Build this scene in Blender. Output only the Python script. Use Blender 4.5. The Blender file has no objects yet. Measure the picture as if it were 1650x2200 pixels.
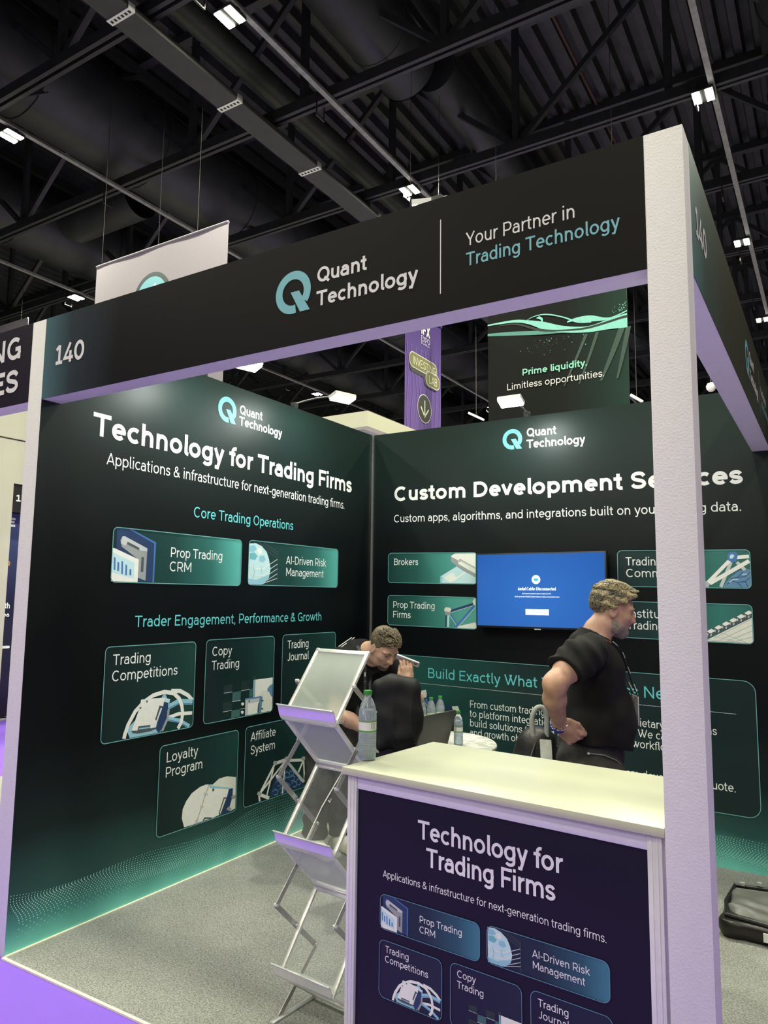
import bpy, bmesh, math, random
import numpy as np
from mathutils import Vector, Matrix
random.seed(7)
scene = bpy.context.scene
COL = scene.collection
PI = math.pi
R = math.radians

# ------------------------------------------------------------------ camera, world, light, exposure
F_PX, YAW, PITCH, ROLL = 1572.467, -0.55236, 0.115443, 0.0115727
CAM = (3.28493, -5.13839, 1.64139)
cd = bpy.data.cameras.new('camera'); cam = bpy.data.objects.new('camera', cd); COL.objects.link(cam)
_r = Vector((math.cos(YAW), -math.sin(YAW), 0))
_f = Vector((math.sin(YAW)*math.cos(PITCH), math.cos(YAW)*math.cos(PITCH), math.sin(PITCH)))
_u = _r.cross(_f)
_r2 = _r*math.cos(ROLL)+_u*math.sin(ROLL); _u2 = -_r*math.sin(ROLL)+_u*math.cos(ROLL)
M = Matrix((( _r2.x,_u2.x,-_f.x),(_r2.y,_u2.y,-_f.y),(_r2.z,_u2.z,-_f.z))).to_4x4(); M.translation = CAM
cam.matrix_world = M
cd.sensor_fit = 'VERTICAL'; cd.sensor_height = 36.0; cd.lens = F_PX*36.0/2200.0
cd.clip_start = 0.05; cd.clip_end = 200
scene.camera = cam
w = bpy.data.worlds.new('hall_air'); scene.world = w; w.use_nodes = True
w.node_tree.nodes['Background'].inputs[0].default_value = (0.75, 0.78, 0.85, 1)
w.node_tree.nodes['Background'].inputs[1].default_value = 0.035
scene.view_settings.view_transform = 'Standard'; scene.view_settings.look = 'None'
scene.view_settings.exposure = 0.0; scene.view_settings.gamma = 1.0
scene.view_settings.use_curve_mapping = False
LAMP_W = 185.0            # each high-bay lamp
LAMP_RGB = (1.0, 0.985, 0.76)
FLOOD_W = 13.0            # each arm flood on the booth walls
FLOOD_RGB = (0.93, 1.0, 0.96)

def area_light(name, loc, target, size, size_y, watts, rgb, parent=None, spread=180):
    ld = bpy.data.lights.new(name, 'AREA'); ld.shape = 'RECTANGLE'; ld.size = size; ld.size_y = size_y
    ld.energy = watts; ld.color = rgb; ld.spread = R(spread)
    o = bpy.data.objects.new(name, ld); COL.objects.link(o)
    d = Vector(target)-Vector(loc)
    o.rotation_euler = d.to_track_quat('-Z', 'Y').to_euler()
    o.location = loc
    if parent is not None:
        o.parent = parent; o.location = Vector(loc)-parent.location
    return o
# the lamps of the hall behind and beside the viewer (unseen, same grid as the ones in view; rear two rows added for frontal light)
for lx in (-7.63, -2.9, 2.0, 6.9):
    for ly in (-18.4, -13.55, -8.7, -3.83):
        area_light('unseen_hall_lamp_light', (lx, ly, 8.9), (lx, ly, 0), .35, .35, LAMP_W, LAMP_RGB)
area_light('unseen_hall_lamp_light', (6.9, 1.03, 8.9), (6.9, 1.03, 0), .35, .35, LAMP_W, LAMP_RGB)
area_light('unseen_hall_lamp_light', (6.9, 5.65, 8.9), (6.9, 5.65, 0), .35, .35, LAMP_W, LAMP_RGB)

# ------------------------------------------------------------------ materials
def nodes_of(m):
    m.use_nodes = True
    return m.node_tree.nodes, m.node_tree.links, m.node_tree.nodes['Principled BSDF']
MATS = {}
def mat(name, rgb, rough=.5, metal=0., var=.06, scale=30., bump=0., bscale=200., spec=.5, alpha=1., trans=0., ior=1.45, emit=None, estr=0., coord='Object', coat=0.):
    if name in MATS: return MATS[name]
    m = bpy.data.materials.new(name); N, Lk, b = nodes_of(m)
    b.inputs['Roughness'].default_value = rough; b.inputs['Metallic'].default_value = metal
    b.inputs['Specular IOR Level'].default_value = spec; b.inputs['IOR'].default_value = ior
    b.inputs['Transmission Weight'].default_value = trans; b.inputs['Alpha'].default_value = alpha
    b.inputs['Coat Weight'].default_value = coat
    tc = N.new('ShaderNodeTexCoord'); nz = N.new('ShaderNodeTexNoise')
    nz.inputs['Scale'].default_value = scale; nz.inputs['Detail'].default_value = 4
    Lk.new(tc.outputs[coord], nz.inputs['Vector'])
    rp = N.new('ShaderNodeValToRGB')
    rp.color_ramp.elements[0].position = .3; rp.color_ramp.elements[1].position = .7
    rp.color_ramp.elements[0].color = (*[c*(1-var) for c in rgb], 1); rp.color_ramp.elements[1].color = (*[min(1, c*(1+var)) for c in rgb], 1)
    Lk.new(nz.outputs['Fac'], rp.inputs[0]); Lk.new(rp.outputs[0], b.inputs['Base Color'])
    if bump:
        n2 = N.new('ShaderNodeTexNoise'); n2.inputs['Scale'].default_value = bscale; n2.inputs['Detail'].default_value = 6
        Lk.new(tc.outputs[coord], n2.inputs['Vector'])
        bp = N.new('ShaderNodeBump'); bp.inputs['Strength'].default_value = bump; bp.inputs['Distance'].default_value = .01
        Lk.new(n2.outputs['Fac'], bp.inputs['Height']); Lk.new(bp.outputs[0], b.inputs['Normal'])
    if emit:
        b.inputs['Emission Color'].default_value = (*emit, 1); b.inputs['Emission Strength'].default_value = estr
    MATS[name] = m; return m
def ramp_mat(name, axis, stops, rough=.4, spec=.3, coord='Object'):
    """sheet whose colour changes along one axis of the sheet (metres, or 0..1 on a UV)"""
    m = bpy.data.materials.new(name); N, Lk, b = nodes_of(m)
    b.inputs['Roughness'].default_value = rough; b.inputs['Specular IOR Level'].default_value = spec
    tc = N.new('ShaderNodeTexCoord'); sp = N.new('ShaderNodeSeparateXYZ')
    Lk.new(tc.outputs[coord], sp.inputs[0])
    nz = N.new('ShaderNodeTexNoise'); nz.inputs['Scale'].default_value = 3.0; nz.inputs['Detail'].default_value = 3
    Lk.new(tc.outputs[coord], nz.inputs['Vector'])
    ma = N.new('ShaderNodeMath'); ma.operation = 'MULTIPLY_ADD'; ma.inputs[1].default_value = .05*stops[-1][0]*.6; 
    Lk.new(nz.outputs['Fac'], ma.inputs[0]); Lk.new(sp.outputs[axis], ma.inputs[2])
    mr = N.new('ShaderNodeMapRange'); mr.inputs['From Min'].default_value = stops[0][0]; mr.inputs['From Max'].default_value = stops[-1][0]
    Lk.new(ma.outputs[0], mr.inputs['Value'])
    rp = N.new('ShaderNodeValToRGB'); cr = rp.color_ramp
    span = stops[-1][0]-stops[0][0]
    while len(cr.elements) < len(stops): cr.elements.new(.5)
    for e, (p, c) in zip(cr.elements, stops): e.position = (p-stops[0][0])/span; e.color = (*c, 1)
    Lk.new(mr.outputs[0], rp.inputs[0]); Lk.new(rp.outputs[0], b.inputs['Base Color'])
    MATS[name] = m; return m

white_paint = mat('white_foam_paint', (.71, .685, .705), .75, bump=.22, bscale=160, var=.02)
white_lam = mat('white_laminate', (.485, .495, .375), .34, var=.015, scale=6)
alu = mat('brushed_aluminium', (.74, .74, .73), .35, metal=.55, var=.06, scale=60)
alu_white = mat('silver_anodised_frame', (.72, .71, .72), .38, metal=.2, var=.03, scale=40)
steel = mat('dull_steel_bar', (.42, .42, .42), .35, metal=.8, var=.08, scale=60)
black_steel = mat('black_painted_steel', (.022, .023, .024), .55, var=.25, scale=8)
dark_deck = mat('dark_roof_sheet', (.020, .021, .022), .6, var=.35, scale=4)
duct_m = mat('dark_grey_duct', (.022, .024, .024), .5, var=.25, scale=3)
duct_lt = mat('grey_cable_duct', (.036, .038, .036), .5, var=.15, scale=6)
track_m = mat('grey_lighting_track', (.24, .24, .22), .5, var=.2, scale=12)
lens_m = mat('lit_lamp_lens', (.9, .9, .8), .3, emit=(1.0, .98, .80), estr=26)
lens_f = mat('lit_flood_lens', (.9, .9, .9), .3, emit=(.96, 1.0, .93), estr=20)
carpet_p = mat('purple_aisle_carpet', (.235, .122, .66), .95, var=.05, scale=300, bump=.25, bscale=700, spec=.1)
ink_w = mat('white_ink', (.84, .86, .84), .45, var=.01)
ink_teal = mat('turquoise_ink', (.13, .60, .62), .45, var=.02)
ink_teal2 = mat('soft_turquoise_ink', (.16, .43, .50), .45, var=.02)
ink_line = mat('card_outline_ink', (.15, .40, .39), .45, var=.02)
ink_dot = mat('pale_turquoise_dot_ink', (.38, .75, .69), .45, var=.02)
INK = {k: mat('print_'+k, c, .45, var=.03) for k, c in dict(
    white=(.78,.79,.74), cream=(.70,.72,.63), silver=(.52,.55,.55), grey=(.30,.32,.32), grey2=(.40,.43,.45), slate=(.07,.09,.10),
    slate2=(.05,.13,.13), slate3=(.016,.035,.034), navy=(.018,.045,.12), blue=(.06,.17,.42), blue2=(.11,.24,.40), sky=(.27,.53,.64), pale=(.50,.72,.76), teal=(.14,.45,.50)).items()}
black_rub = mat('black_plastic', (.012, .012, .013), .4, var=.1)

# ------------------------------------------------------------------ mesh building
class MB:
    def __init__(s): s.v = []; s.f = []; s.m = []; s.uv = None
    def add(s, verts, faces, mi=0):
        b = len(s.v); s.v += [tuple(v) for v in verts]
        for f in faces: s.f.append(tuple(b+i for i in f)); s.m.append(mi)
    def box(s, a, b, mi=0, T=None):
        x0, y0, z0 = a; x1, y1, z1 = b
        v = [(x0,y0,z0),(x1,y0,z0),(x1,y1,z0),(x0,y1,z0),(x0,y0,z1),(x1,y0,z1),(x1,y1,z1),(x0,y1,z1)]
        if T is not None: v = [tuple(T @ Vector(p)) for p in v]
        s.add(v, [(0,3,2,1),(4,5,6,7),(0,1,5,4),(1,2,6,5),(2,3,7,6),(3,0,4,7)], mi)
    def bar(s, p, q, w_, h_, up=(0,0,1), mi=0):
        """rectangular bar from p to q, w_ sideways, h_ along up"""
        p = Vector(p); q = Vector(q); d = (q-p).normalized(); up = Vector(up)
        sd = d.cross(up)
        if sd.length < 1e-4: sd = d.cross(Vector((1,0,0)))
        sd.normalize(); u2 = sd.cross(d).normalized()
        a = sd*w_/2; b = u2*h_/2
        v = [p-a-b, p+a-b, p+a+b, p-a+b, q-a-b, q+a-b, q+a+b, q-a+b]
        s.add(v, [(3,2,1,0),(4,5,6,7),(0,1,5,4),(1,2,6,5),(2,3,7,6),(3,0,4,7)], mi)
    def tube(s, pts, r, n=10, mi=0, cap=True, closed=False):
        pts = [Vector(p) for p in pts]; k = len(pts)
        rs = r if isinstance(r, (list, tuple)) else [r]*k
        prev = None; base = len(s.v)
        for i, p in enumerate(pts):
            if closed: d = pts[(i+1) % k]-pts[i-1]
            else: d = pts[min(i+1, k-1)]-pts[max(i-1, 0)]
            d.normalize()
            if prev is None:
                a = d.orthogonal().normalized()
            else:
                a = prev-d*prev.dot(d)
                if a.length < 1e-5: a = d.orthogonal()
                a.normalize()
            prev = a; b = d.cross(a)
            for j in range(n):
                t = 2*PI*j/n; s.v.append(tuple(p+(a*math.cos(t)+b*math.sin(t))*rs[i]))
        for i in range(k if closed else k-1):
            for j in range(n):
                i2 = (i+1) % k
                s.f.append((base+i*n+j, base+i*n+(j+1) % n, base+i2*n+(j+1) % n, base+i2*n+j)); s.m.append(mi)
        if cap and not closed:
            s.f.append(tuple(base+j for j in range(n))[::-1]); s.m.append(mi)
            s.f.append(tuple(base+(k-1)*n+j for j in range(n))); s.m.append(mi)
    def lathe(s, prof, n=32, mi=0, c=(0,0,0), cap0=True, cap1=True):
        base = len(s.v)
        for r, z in prof:
            for j in range(n):
                t = 2*PI*j/n; s.v.append((c[0]+r*math.cos(t), c[1]+r*math.sin(t), c[2]+z))
        for i in range(len(prof)-1):
            for j in range(n):
                s.f.append((base+i*n+j, base+i*n+(j+1) % n, base+(i+1)*n+(j+1) % n, base+(i+1)*n+j)); s.m.append(mi)
        if cap0: s.f.append(tuple(base+j for j in range(n))[::-1]); s.m.append(mi)
        if cap1: s.f.append(tuple(base+(len(prof)-1)*n+j for j in range(n))); s.m.append(mi)
    def build(s, name, mats, parent=None, world=True, smooth=False, bevel=0., bseg=2):
        me = bpy.data.meshes.new(name)
        v = s.v
        if parent is not None and world:
            Pm = parent.matrix_basis
            if parent.parent is not None: Pm = parent.parent.matrix_basis @ Pm
            I = Pm.inverted(); v = [tuple(I @ Vector(p)) for p in s.v]
        me.from_pydata(v, [], s.f)
        mats = mats if isinstance(mats, (list, tuple)) else [mats]
        for m in mats: me.materials.append(m)
        me.polygons.foreach_set('material_index', s.m)
        if s.uv:
            ul = me.uv_layers.new(name='UVMap')
            for p in me.polygons:
                for li in p.loop_indices: ul.data[li].uv = s.uv[me.loops[li].vertex_index]
        me.update()
        o = bpy.data.objects.new(name, me); COL.objects.link(o)
        if bevel:
            bm = bmesh.new(); bm.from_mesh(me)
            bmesh.ops.remove_doubles(bm, verts=bm.verts, dist=1e-6)
            ed = [e for e in bm.edges if len(e.link_faces) == 2 and e.calc_face_angle(0) > .6]
            bmesh.ops.bevel(bm, geom=ed, offset=bevel, segments=bseg, profile=.5, affect='EDGES', clamp_overlap=True)
            bm.to_mesh(me); bm.free(); smooth = True
        if smooth:
            for p in me.polygons: p.use_smooth = True
            try: me.set_sharp_from_angle(angle=R(38))
            except Exception: pass
        if parent is not None: o.parent = parent
        return o
def thing(name, label, cat, loc=(0,0,0), rz=0., group=None):
    o = bpy.data.objects.new(name, None); COL.objects.link(o); o.empty_display_size = .05
    o.location = loc; o.rotation_euler = (0, 0, rz); bpy.context.view_layer.update()
    o['label'] = label; o['category'] = cat
    if group: o['group'] = group
    o.matrix_basis = Matrix.Translation(loc) @ Matrix.Rotation(rz, 4, 'Z')
    return o
def tag(o, label, cat, group=None, kind=None):
    o['label'] = label; o['category'] = cat
    if group: o['group'] = group
    if kind: o['kind'] = kind
    return o
def structure(o, label=None, cat=None):
    o['kind'] = 'structure'
    if label: o['label'] = label
    if cat: o['category'] = cat
    return o
def copy_tree(o, parent=None):
    c = o.copy(); COL.objects.link(c)
    if parent is not None: c.parent = parent; c.matrix_parent_inverse = Matrix()
    for ch in list(o.children): copy_tree(ch, c)
    return c

# ------------------------------------------------------------------ monoline lettering
def arc(cx, cy, rx, ry, a0, a1, n=None):
    n = n or max(4, int(abs(a1-a0)/14))
    return [(cx+rx*math.cos(R(a0+(a1-a0)*i/n)), cy+ry*math.sin(R(a0+(a1-a0)*i/n))) for i in range(n+1)]
def spline(P, n=6):
    out = []
    for i in range(len(P)-1):
        p0 = P[max(i-1, 0)]; p1 = P[i]; p2 = P[i+1]; p3 = P[min(i+2, len(P)-1)]
        for k in range(n):
            t = k/n; t2 = t*t; t3 = t2*t
            out.append(tuple(.5*((2*p1[j])+(-p0[j]+p2[j])*t+(2*p0[j]-5*p1[j]+4*p2[j]-p3[j])*t2+(-p0[j]+3*p1[j]-3*p2[j]+p3[j])*t3) for j in (0, 1)))
    out.append(P[-1]); return out
SPINE = [(.95,.80),(.78,.955),(.5,1.),(.2,.93),(.07,.75),(.2,.585),(.5,.505),(.82,.42),(.96,.24),(.8,.06),(.5,0.),(.2,.05),(.03,.2)]
def glyph(c, h):
    X, C, A, Dn = .525, .71, .735, -.195
    b = h; xt = X-h; ct = C-h
    def S(x0, x1, y1): return spline([(x0+(x1-x0)*p, b+(y1-b)*q) for p, q in SPINE])
    def bowl(cx, w, y1=xt, y0=b): return arc(cx, (y0+y1)/2, w, (y1-y0)/2, 0, 360, 28)
    l = .075+h; rr = .24-h+.005
    if c == 'a': return .54, [arc(.26, X-.17-h, .19-h*.6, .17, 150, 0)+[(.45-h*.6, 0)], [(.45-h*.6, .31), (.24, .31)]+arc(.2, (.31+b)/2, .15-h*.6, (.31-b)/2, 90, 270)+[(.25, b)]+arc(.25, .2, .2-h*.6, .2-b, 270, 340, 5)]
    if c == 'b': return .59, [[(l, 0), (l, A)], bowl(.31, rr)]
    if c == 'c': return .52, [arc(.3, .2625, .25-h, .2625-h, 48, 312)]
    if c == 'd': return .59, [[(.515-h, 0), (.515-h, A)], bowl(.285, rr)]
    if c == 'e': return .56, [[(.05+h, .265), (.53-h*.2, .265)], arc(.29, .2625, .24-h, .2625-h, -6, 314, 26)]
    if c == 'f': return .32, [[(.115+h, 0), (.115+h, .55)]+arc(.115+h+.14, .55, .14, A-.55-h, 180, 75, 8), [(.015, xt), (.30, xt)]]
    if c == 'g': return .59, [bowl(.285, rr), [(.515-h, X), (.515-h, -.02)]+arc(.285, -.02, .23-h, .18-h, 0, -150, 12)]
    if c in 'hnm':
        top = A if c == 'h' else X
        if c == 'm': return .88, [[(l, 0), (l, X)], [(l, .28)]+arc((l+.44)/2, .30, (.44-l)/2, xt-.30, 180, 0)+[(.44, 0)], [(.44, .28)]+arc((.44+.81-h)/2, .30, (.81-h-.44)/2, xt-.30, 180, 0)+[(.81-h, 0)]]
        q = .51-h
        return .58, [[(l, 0), (l, top)], [(l, .26)]+arc((l+q)/2, .28, (q-l)/2, xt-.28, 180, 0)+[(q, 0)]]
    if c == 'i': return .245, [[(.1225, 0), (.1225, X)], [(.1225, .735-2*h), (.1225, .735)]]
    if c == 'j': return .25, [[(.125, X), (.125, -.06)]+arc(.03, -.06, .095, .1, 0, -80, 6)]
    if c == 'k': return .53, [[(l, 0), (l, A)], [(.48-h*.5, X), (l, .19)], [(.19+h, .29), (.5-h*.5, 0)]]
    if c == 'l': return .26, [[(.085+h, A), (.085+h, .12)]+arc(.085+h+.10, .12, .10, .12-b, 180, 270, 5)]
    if c == 'o': return .59, [bowl(.295, .25-h)]
    if c == 'p': return .59, [[(l, X), (l, Dn)], bowl(.31, rr)]
    if c == 'q': return .59, [[(.515-h, X), (.515-h, Dn)], bowl(.285, rr)]
    if c == 'r': return .37, [[(l, 0), (l, X)], [(l, .24)]+arc(l+.19, .26, .19, xt-.26, 180, 92, 7)+[(.35, xt)]]
    if c == 's': return .47, [S(.045+h*.6, .43-h*.6, xt)]
    if c == 't': return .345, [[(.105+h, .675), (.105+h, .13)]+arc(.105+h+.11, .13, .11, .13-b, 180, 290, 7), [(.015, xt), (.30, xt)]]
    if c == 'u': q = .505-h; return .575, [[(q, 0), (q, X)], [(l, X), (l, .24)]+arc((l+q)/2, .24, (q-l)/2, .24-b, 180, 360)]
    if c == 'v': return .51, [[(.015+h, X), (.255, h*.6)], [(.495-h, X), (.255, h*.6)]]
    if c == 'w': return .79, [[(.02+h, X), (.25, h*.6)], [(.25, h*.6), (.44, X)], [(.35, X), (.54, h*.6)], [(.54, h*.6), (.77-h, X)]]
    if c == 'x': return .5, [[(.02+h, X), (.48-h, 0)], [(.48-h, X), (.02+h, 0)]]
    if c == 'y': return .51, [[(.015+h, X), (.26, h*.8)], [(.495-h, X), (.20, Dn+.02), (.08, Dn+.03)]]
    if c == 'z': return .47, [[(.05, xt), (.42-h*.5, xt), (.05+h*.5, b), (.43, b)]]
    if c == 'A': return .66, [[(.01+h, 0), (.33, C-h*.4)], [(.65-h, 0), (.33, C-h*.4)], [(.13, .2), (.53, .2)]]
    if c == 'B': return .655, [[(l, 0), (l, C)], [(l, ct), (.38, ct)]+arc(.38, (ct+.375)/2, .19-h, (ct-.375)/2, 90, -90)+[(l, .375)], [(.38, .375)]+arc(.40, (.375+b)/2, .21-h, (.375-b)/2, 90, -90)+[(l, b)]]
    if c == 'C': return .70, [arc(.375, .355, .33-h, .36-h, 48, 312)]
    if c == 'D': return .72, [[(l, 0), (l, C)], [(l, ct), (.33, ct)]+arc(.33, .355, .34-h, .355-h, 90, -90)+[(l, b)]]
    if c == 'E': return .6, [[(l, 0), (l, C)], [(l, ct), (.55, ct)], [(l, .365), (.5, .365)], [(l, b), (.56, b)]]
    if c == 'F': return .57, [[(l, 0), (l, C)], [(l, ct), (.55, ct)], [(l, .345), (.49, .345)]]
    if c == 'G': return .725, [arc(.375, .355, .33-h, .36-h, 48, 340), [(.42, .33), (.66-h*.2, .33)], [(.66-h, .33), (.66-h, .0)]]
    if c == 'I': return .275, [[(.1375, 0), (.1375, C)]]
    if c == 'J': return .53, [[(.45-h, C), (.45-h, .2)]+arc(.27-h*.4, .2, .18-h*.6, .2-b, 0, -150)]
    if c == 'K': return .65, [[(l, 0), (l, C)], [(.6-h, C), (l, .25)], [(.24, .38), (.63-h, 0)]]
    if c == 'L': return .55, [[(l, 0), (l, C)], [(l, b), (.53, b)]]
    if c == 'M': return .845, [[(l, 0), (l, C)], [(.77-h, 0), (.77-h, C)], [(l, C), (.4225, .16)], [(.77-h, C), (.4225, .16)]]
    if c == 'N': return .74, [[(l, 0), (l, C)], [(.665-h, 0), (.665-h, C)], [(l, C-h*.4), (.665-h, h*.4)]]
    if c == 'O': return .745, [arc(.3725, .355, .33-h, .36-h, 0, 360, 32)]
    if c == 'P': return .625, [[(l, 0), (l, C)], [(l, ct), (.36, ct)]+arc(.36, (ct+.27)/2, .23-h, (ct-.27)/2, 90, -90)+[(l, .27)]]
    if c == 'Q': return .745, [arc(.3725, .355, .33-h, .36-h, 0, 360, 32), [(.43, .2), (.68, -.03)]]
    if c == 'R': return .65, [[(l, 0), (l, C)], [(l, ct), (.37, ct)]+arc(.37, (ct+.28)/2, .23-h, (ct-.28)/2, 90, -90)+[(l, .28)], [(.36, .28), (.59-h*.5, 0)]]
    if c == 'S': return .62, [S(.06+h*.6, .57-h*.6, ct)]
    if c == 'T': return .62, [[(.02, ct), (.6, ct)], [(.31, 0), (.31, C)]]
    if c == 'U': return .72, [[(l, C), (l, .29)]+arc(.36, .29, .36-l, .29-b, 180, 360)+[(.72-l, C)]]
    if c == 'V': return .66, [[(.01+h, C), (.33, h*.5)], [(.65-h, C), (.33, h*.5)]]
    if c == 'W': return .98, [[(.02+h, C), (.305, h*.5)], [(.305, h*.5), (.555, C)], [(.425, C), (.675, h*.5)], [(.675, h*.5), (.96-h, C)]]
    if c == 'X': return .62, [[(.03+h, C), (.59-h, 0)], [(.59-h, C), (.03+h, 0)]]
    if c == 'Y': return .62, [[(.01+h, C), (.31, .29)], [(.61-h, C), (.31, .29)], [(.31, .31), (.31, 0)]]
    if c == '0': return .62, [arc(.31, .355, .26-h, .36-h, 0, 360, 30)]
    if c == '1': return .45, [[(.08, C-.16), (.245, C-.02)], [(.25, 0), (.25, C)], [(.07, b), (.42, b)]]
    if c == '2': return .58, [spline([(.06+h, .52), (.14, ct-.03), (.29, ct), (.44, ct-.05), (.5, .5), (.42, .35), (.06+h, b)])+[(.53, b)]]
    if c == '4': return .6, [[(.4, C), (.05+h, .17), (.56, .17)], [(.42, .42), (.42, 0)]]
    if c == '&': return .68, [spline([(.63, .02), (.42, .24), (.22, .45), (.2, .58), (.31, ct), (.42, .6), (.38, .47), (.2, .37), (.09, .22), (.14, .07), (.29, b), (.46, .09), (.56, .33)])]
    if c == '-': return .34, [[(.04, .26), (.30, .26)]]
    if c == '.': return .23, [[(.11, 0), (.11, 2.2*h)]]
    if c == ',': return .23, [[(.12, 2*h), (.09, -.09)]]
    if c == ':': return .23, [[(.11, .04), (.11, .04+2*h)], [(.11, .36), (.11, .36+2*h)]]
    if c == '(': return .3, [arc(.33, .28, .22, .48, 130, 230, 8)]
    if c == ')': return .3, [arc(-.03, .28, .22, .48, 50, -50, 8)]
    return .27, []
def strip(mb, pts, hw, place, mi=0, closed=False):
    """ribbon of half width hw along 2-D pts, place(x, y) -> 3-D"""
    P = [Vector(p) for p in pts]; n = len(P)
    if n < 2: return
    if (P[0]-P[-1]).length < 1e-6: closed = True; P = P[:-1]; n -= 1
    Lf, Rt = [], []
    for i in range(n):
        a = P[i]-P[i-1] if (i > 0 or closed) else P[1]-P[0]
        b = P[(i+1) % n]-P[i] if (i < n-1 or closed) else P[-1]-P[-2]
        if a.length < 1e-9: a = b
        if b.length < 1e-9: b = a
        a = a.normalized(); b = b.normalized(); t = a+b
        t = a if t.length < 1e-4 else t.normalized()
        k = hw/max(.6, abs(t.dot(a)))
        nn = Vector((-t.y, t.x))*k
        Lf.append(P[i]+nn); Rt.append(P[i]-nn)
    base = len(mb.v)
    for q in Lf+Rt: mb.v.append(place(q.x, q.y))
    for i in range(n if closed else n-1):
        j = (i+1) % n
        mb.f.append((base+n+i, base+n+j, base+j, base+i)); mb.m.append(mi)
def text_width(s, h): return sum(glyph(c, h)[0] for c in s)
class Sheet:
    """a flat surface: origin, right, up, outward; tilt turns the print on the sheet"""
    def __init__(s, o, u, v, n, tilt=0.): s.o, s.u, s.v, s.n, s.t = Vector(o), Vector(u), Vector(v), Vector(n), tilt
    def p(s, a, b, off=.0015): return tuple(s.o+s.u*a+s.v*(b-s.t*a)+s.n*off)
def lettering(sh, parent, name, rows, wt, m, off=.0013):
    """rows: (text, a0, baseline, a1 or None, cap height); a1 stretches the row to its measured width"""
    out = None
    for s, a0, b0, a1, cap in rows:
        mb = MB(); ns = 0; h = wt/2; tr = .034 if wt > .11 else .008; sc = cap/.71; W = (text_width(s, h)-tr*len(s))*sc
        xs = 1. if a1 is None else (a1-a0)/W
        x = 0.
        for c in s:
            adv, st = glyph(c, h)
            for path in st:
                ns += 1; o2 = off+.00005*(ns % 12)
                strip(mb, [((x+px)*sc*xs, py*sc) for px, py in path], h*sc*(.5+.5*xs), lambda X, Y: sh.p(a0+X, b0+Y, o2))
            x += adv-tr
        out = mb.build(name, m, parent)
    return out
def logo_q(sh, parent, cx, cz, r, m, name='ring_logo'):
    mb = MB(); w_ = .39*r
    strip(mb, arc(0, 0, r-w_/2, r-w_/2, -36, 282, 44), w_/2, lambda x, y: sh.p(cx+x, cz+y, .0013))
    P = [(-.14, .02), (.34, .02), (.97, -.98), (.42, -.98)]
    mb.add([sh.p(cx+x*r, cz+y*r, .0014) for x, y in P], [(3, 2, 1, 0)])
    return mb.build(name, m, parent)
def rrect(x0, y0, x1, y1, r):
    out = []
    for cx, cy, a in ((x1-r, y1-r, 0), (x0+r, y1-r, 90), (x0+r, y0+r, 180), (x1-r, y0+r, 270)):
        out += arc(cx, cy, r, r, a, a+90, 6)
    return out
def card(sh, parent, rect, m, key=None, scale=1., rad=.028, line=.0022, name='card', lm=None):
    x0, y0, x1, y1 = rect
    mb = MB(); P = rrect(*rect, rad)
    mb.add([sh.p(a, b, .0010) for a, b in P], [tuple(range(len(P)))])
    mb.uv = [((a-x0)/(x1-x0), (b-y0)/(y1-y0)) for a, b in P]
    c = mb.build(name, m, parent)
    if key:
        names = list(INK); art = MB(); off = .0013
        # the outline keeps the artwork inside its rounded corners
        for ink, wd, fl in ART[key]:
            pts = [(x0+fl[i]*.001*scale, y0+fl[i+1]*.001*scale) for i in range(0, len(fl), 2)]
            off += .00008; mi = names.index(ink)
            if wd: strip(art, pts, wd*.0005*scale, lambda a, b: sh.p(a, b, off), mi)
            else:
                ar = sum(pts[i-1][0]*pts[i][1]-pts[i][0]*pts[i-1][1] for i in range(len(pts)))
                if ar < 0: pts = pts[::-1]
                art.add([sh.p(a, b, off) for a, b in pts], [tuple(range(len(pts)))], mi)
        art.build('illustration', [INK[k] for k in names], c)
    ol = MB(); strip(ol, P+[P[0]], line, lambda a, b: sh.p(a, b, .0048 if key else .0020))
    ol.build('outline', lm or ink_line, c)
    return c
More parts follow.
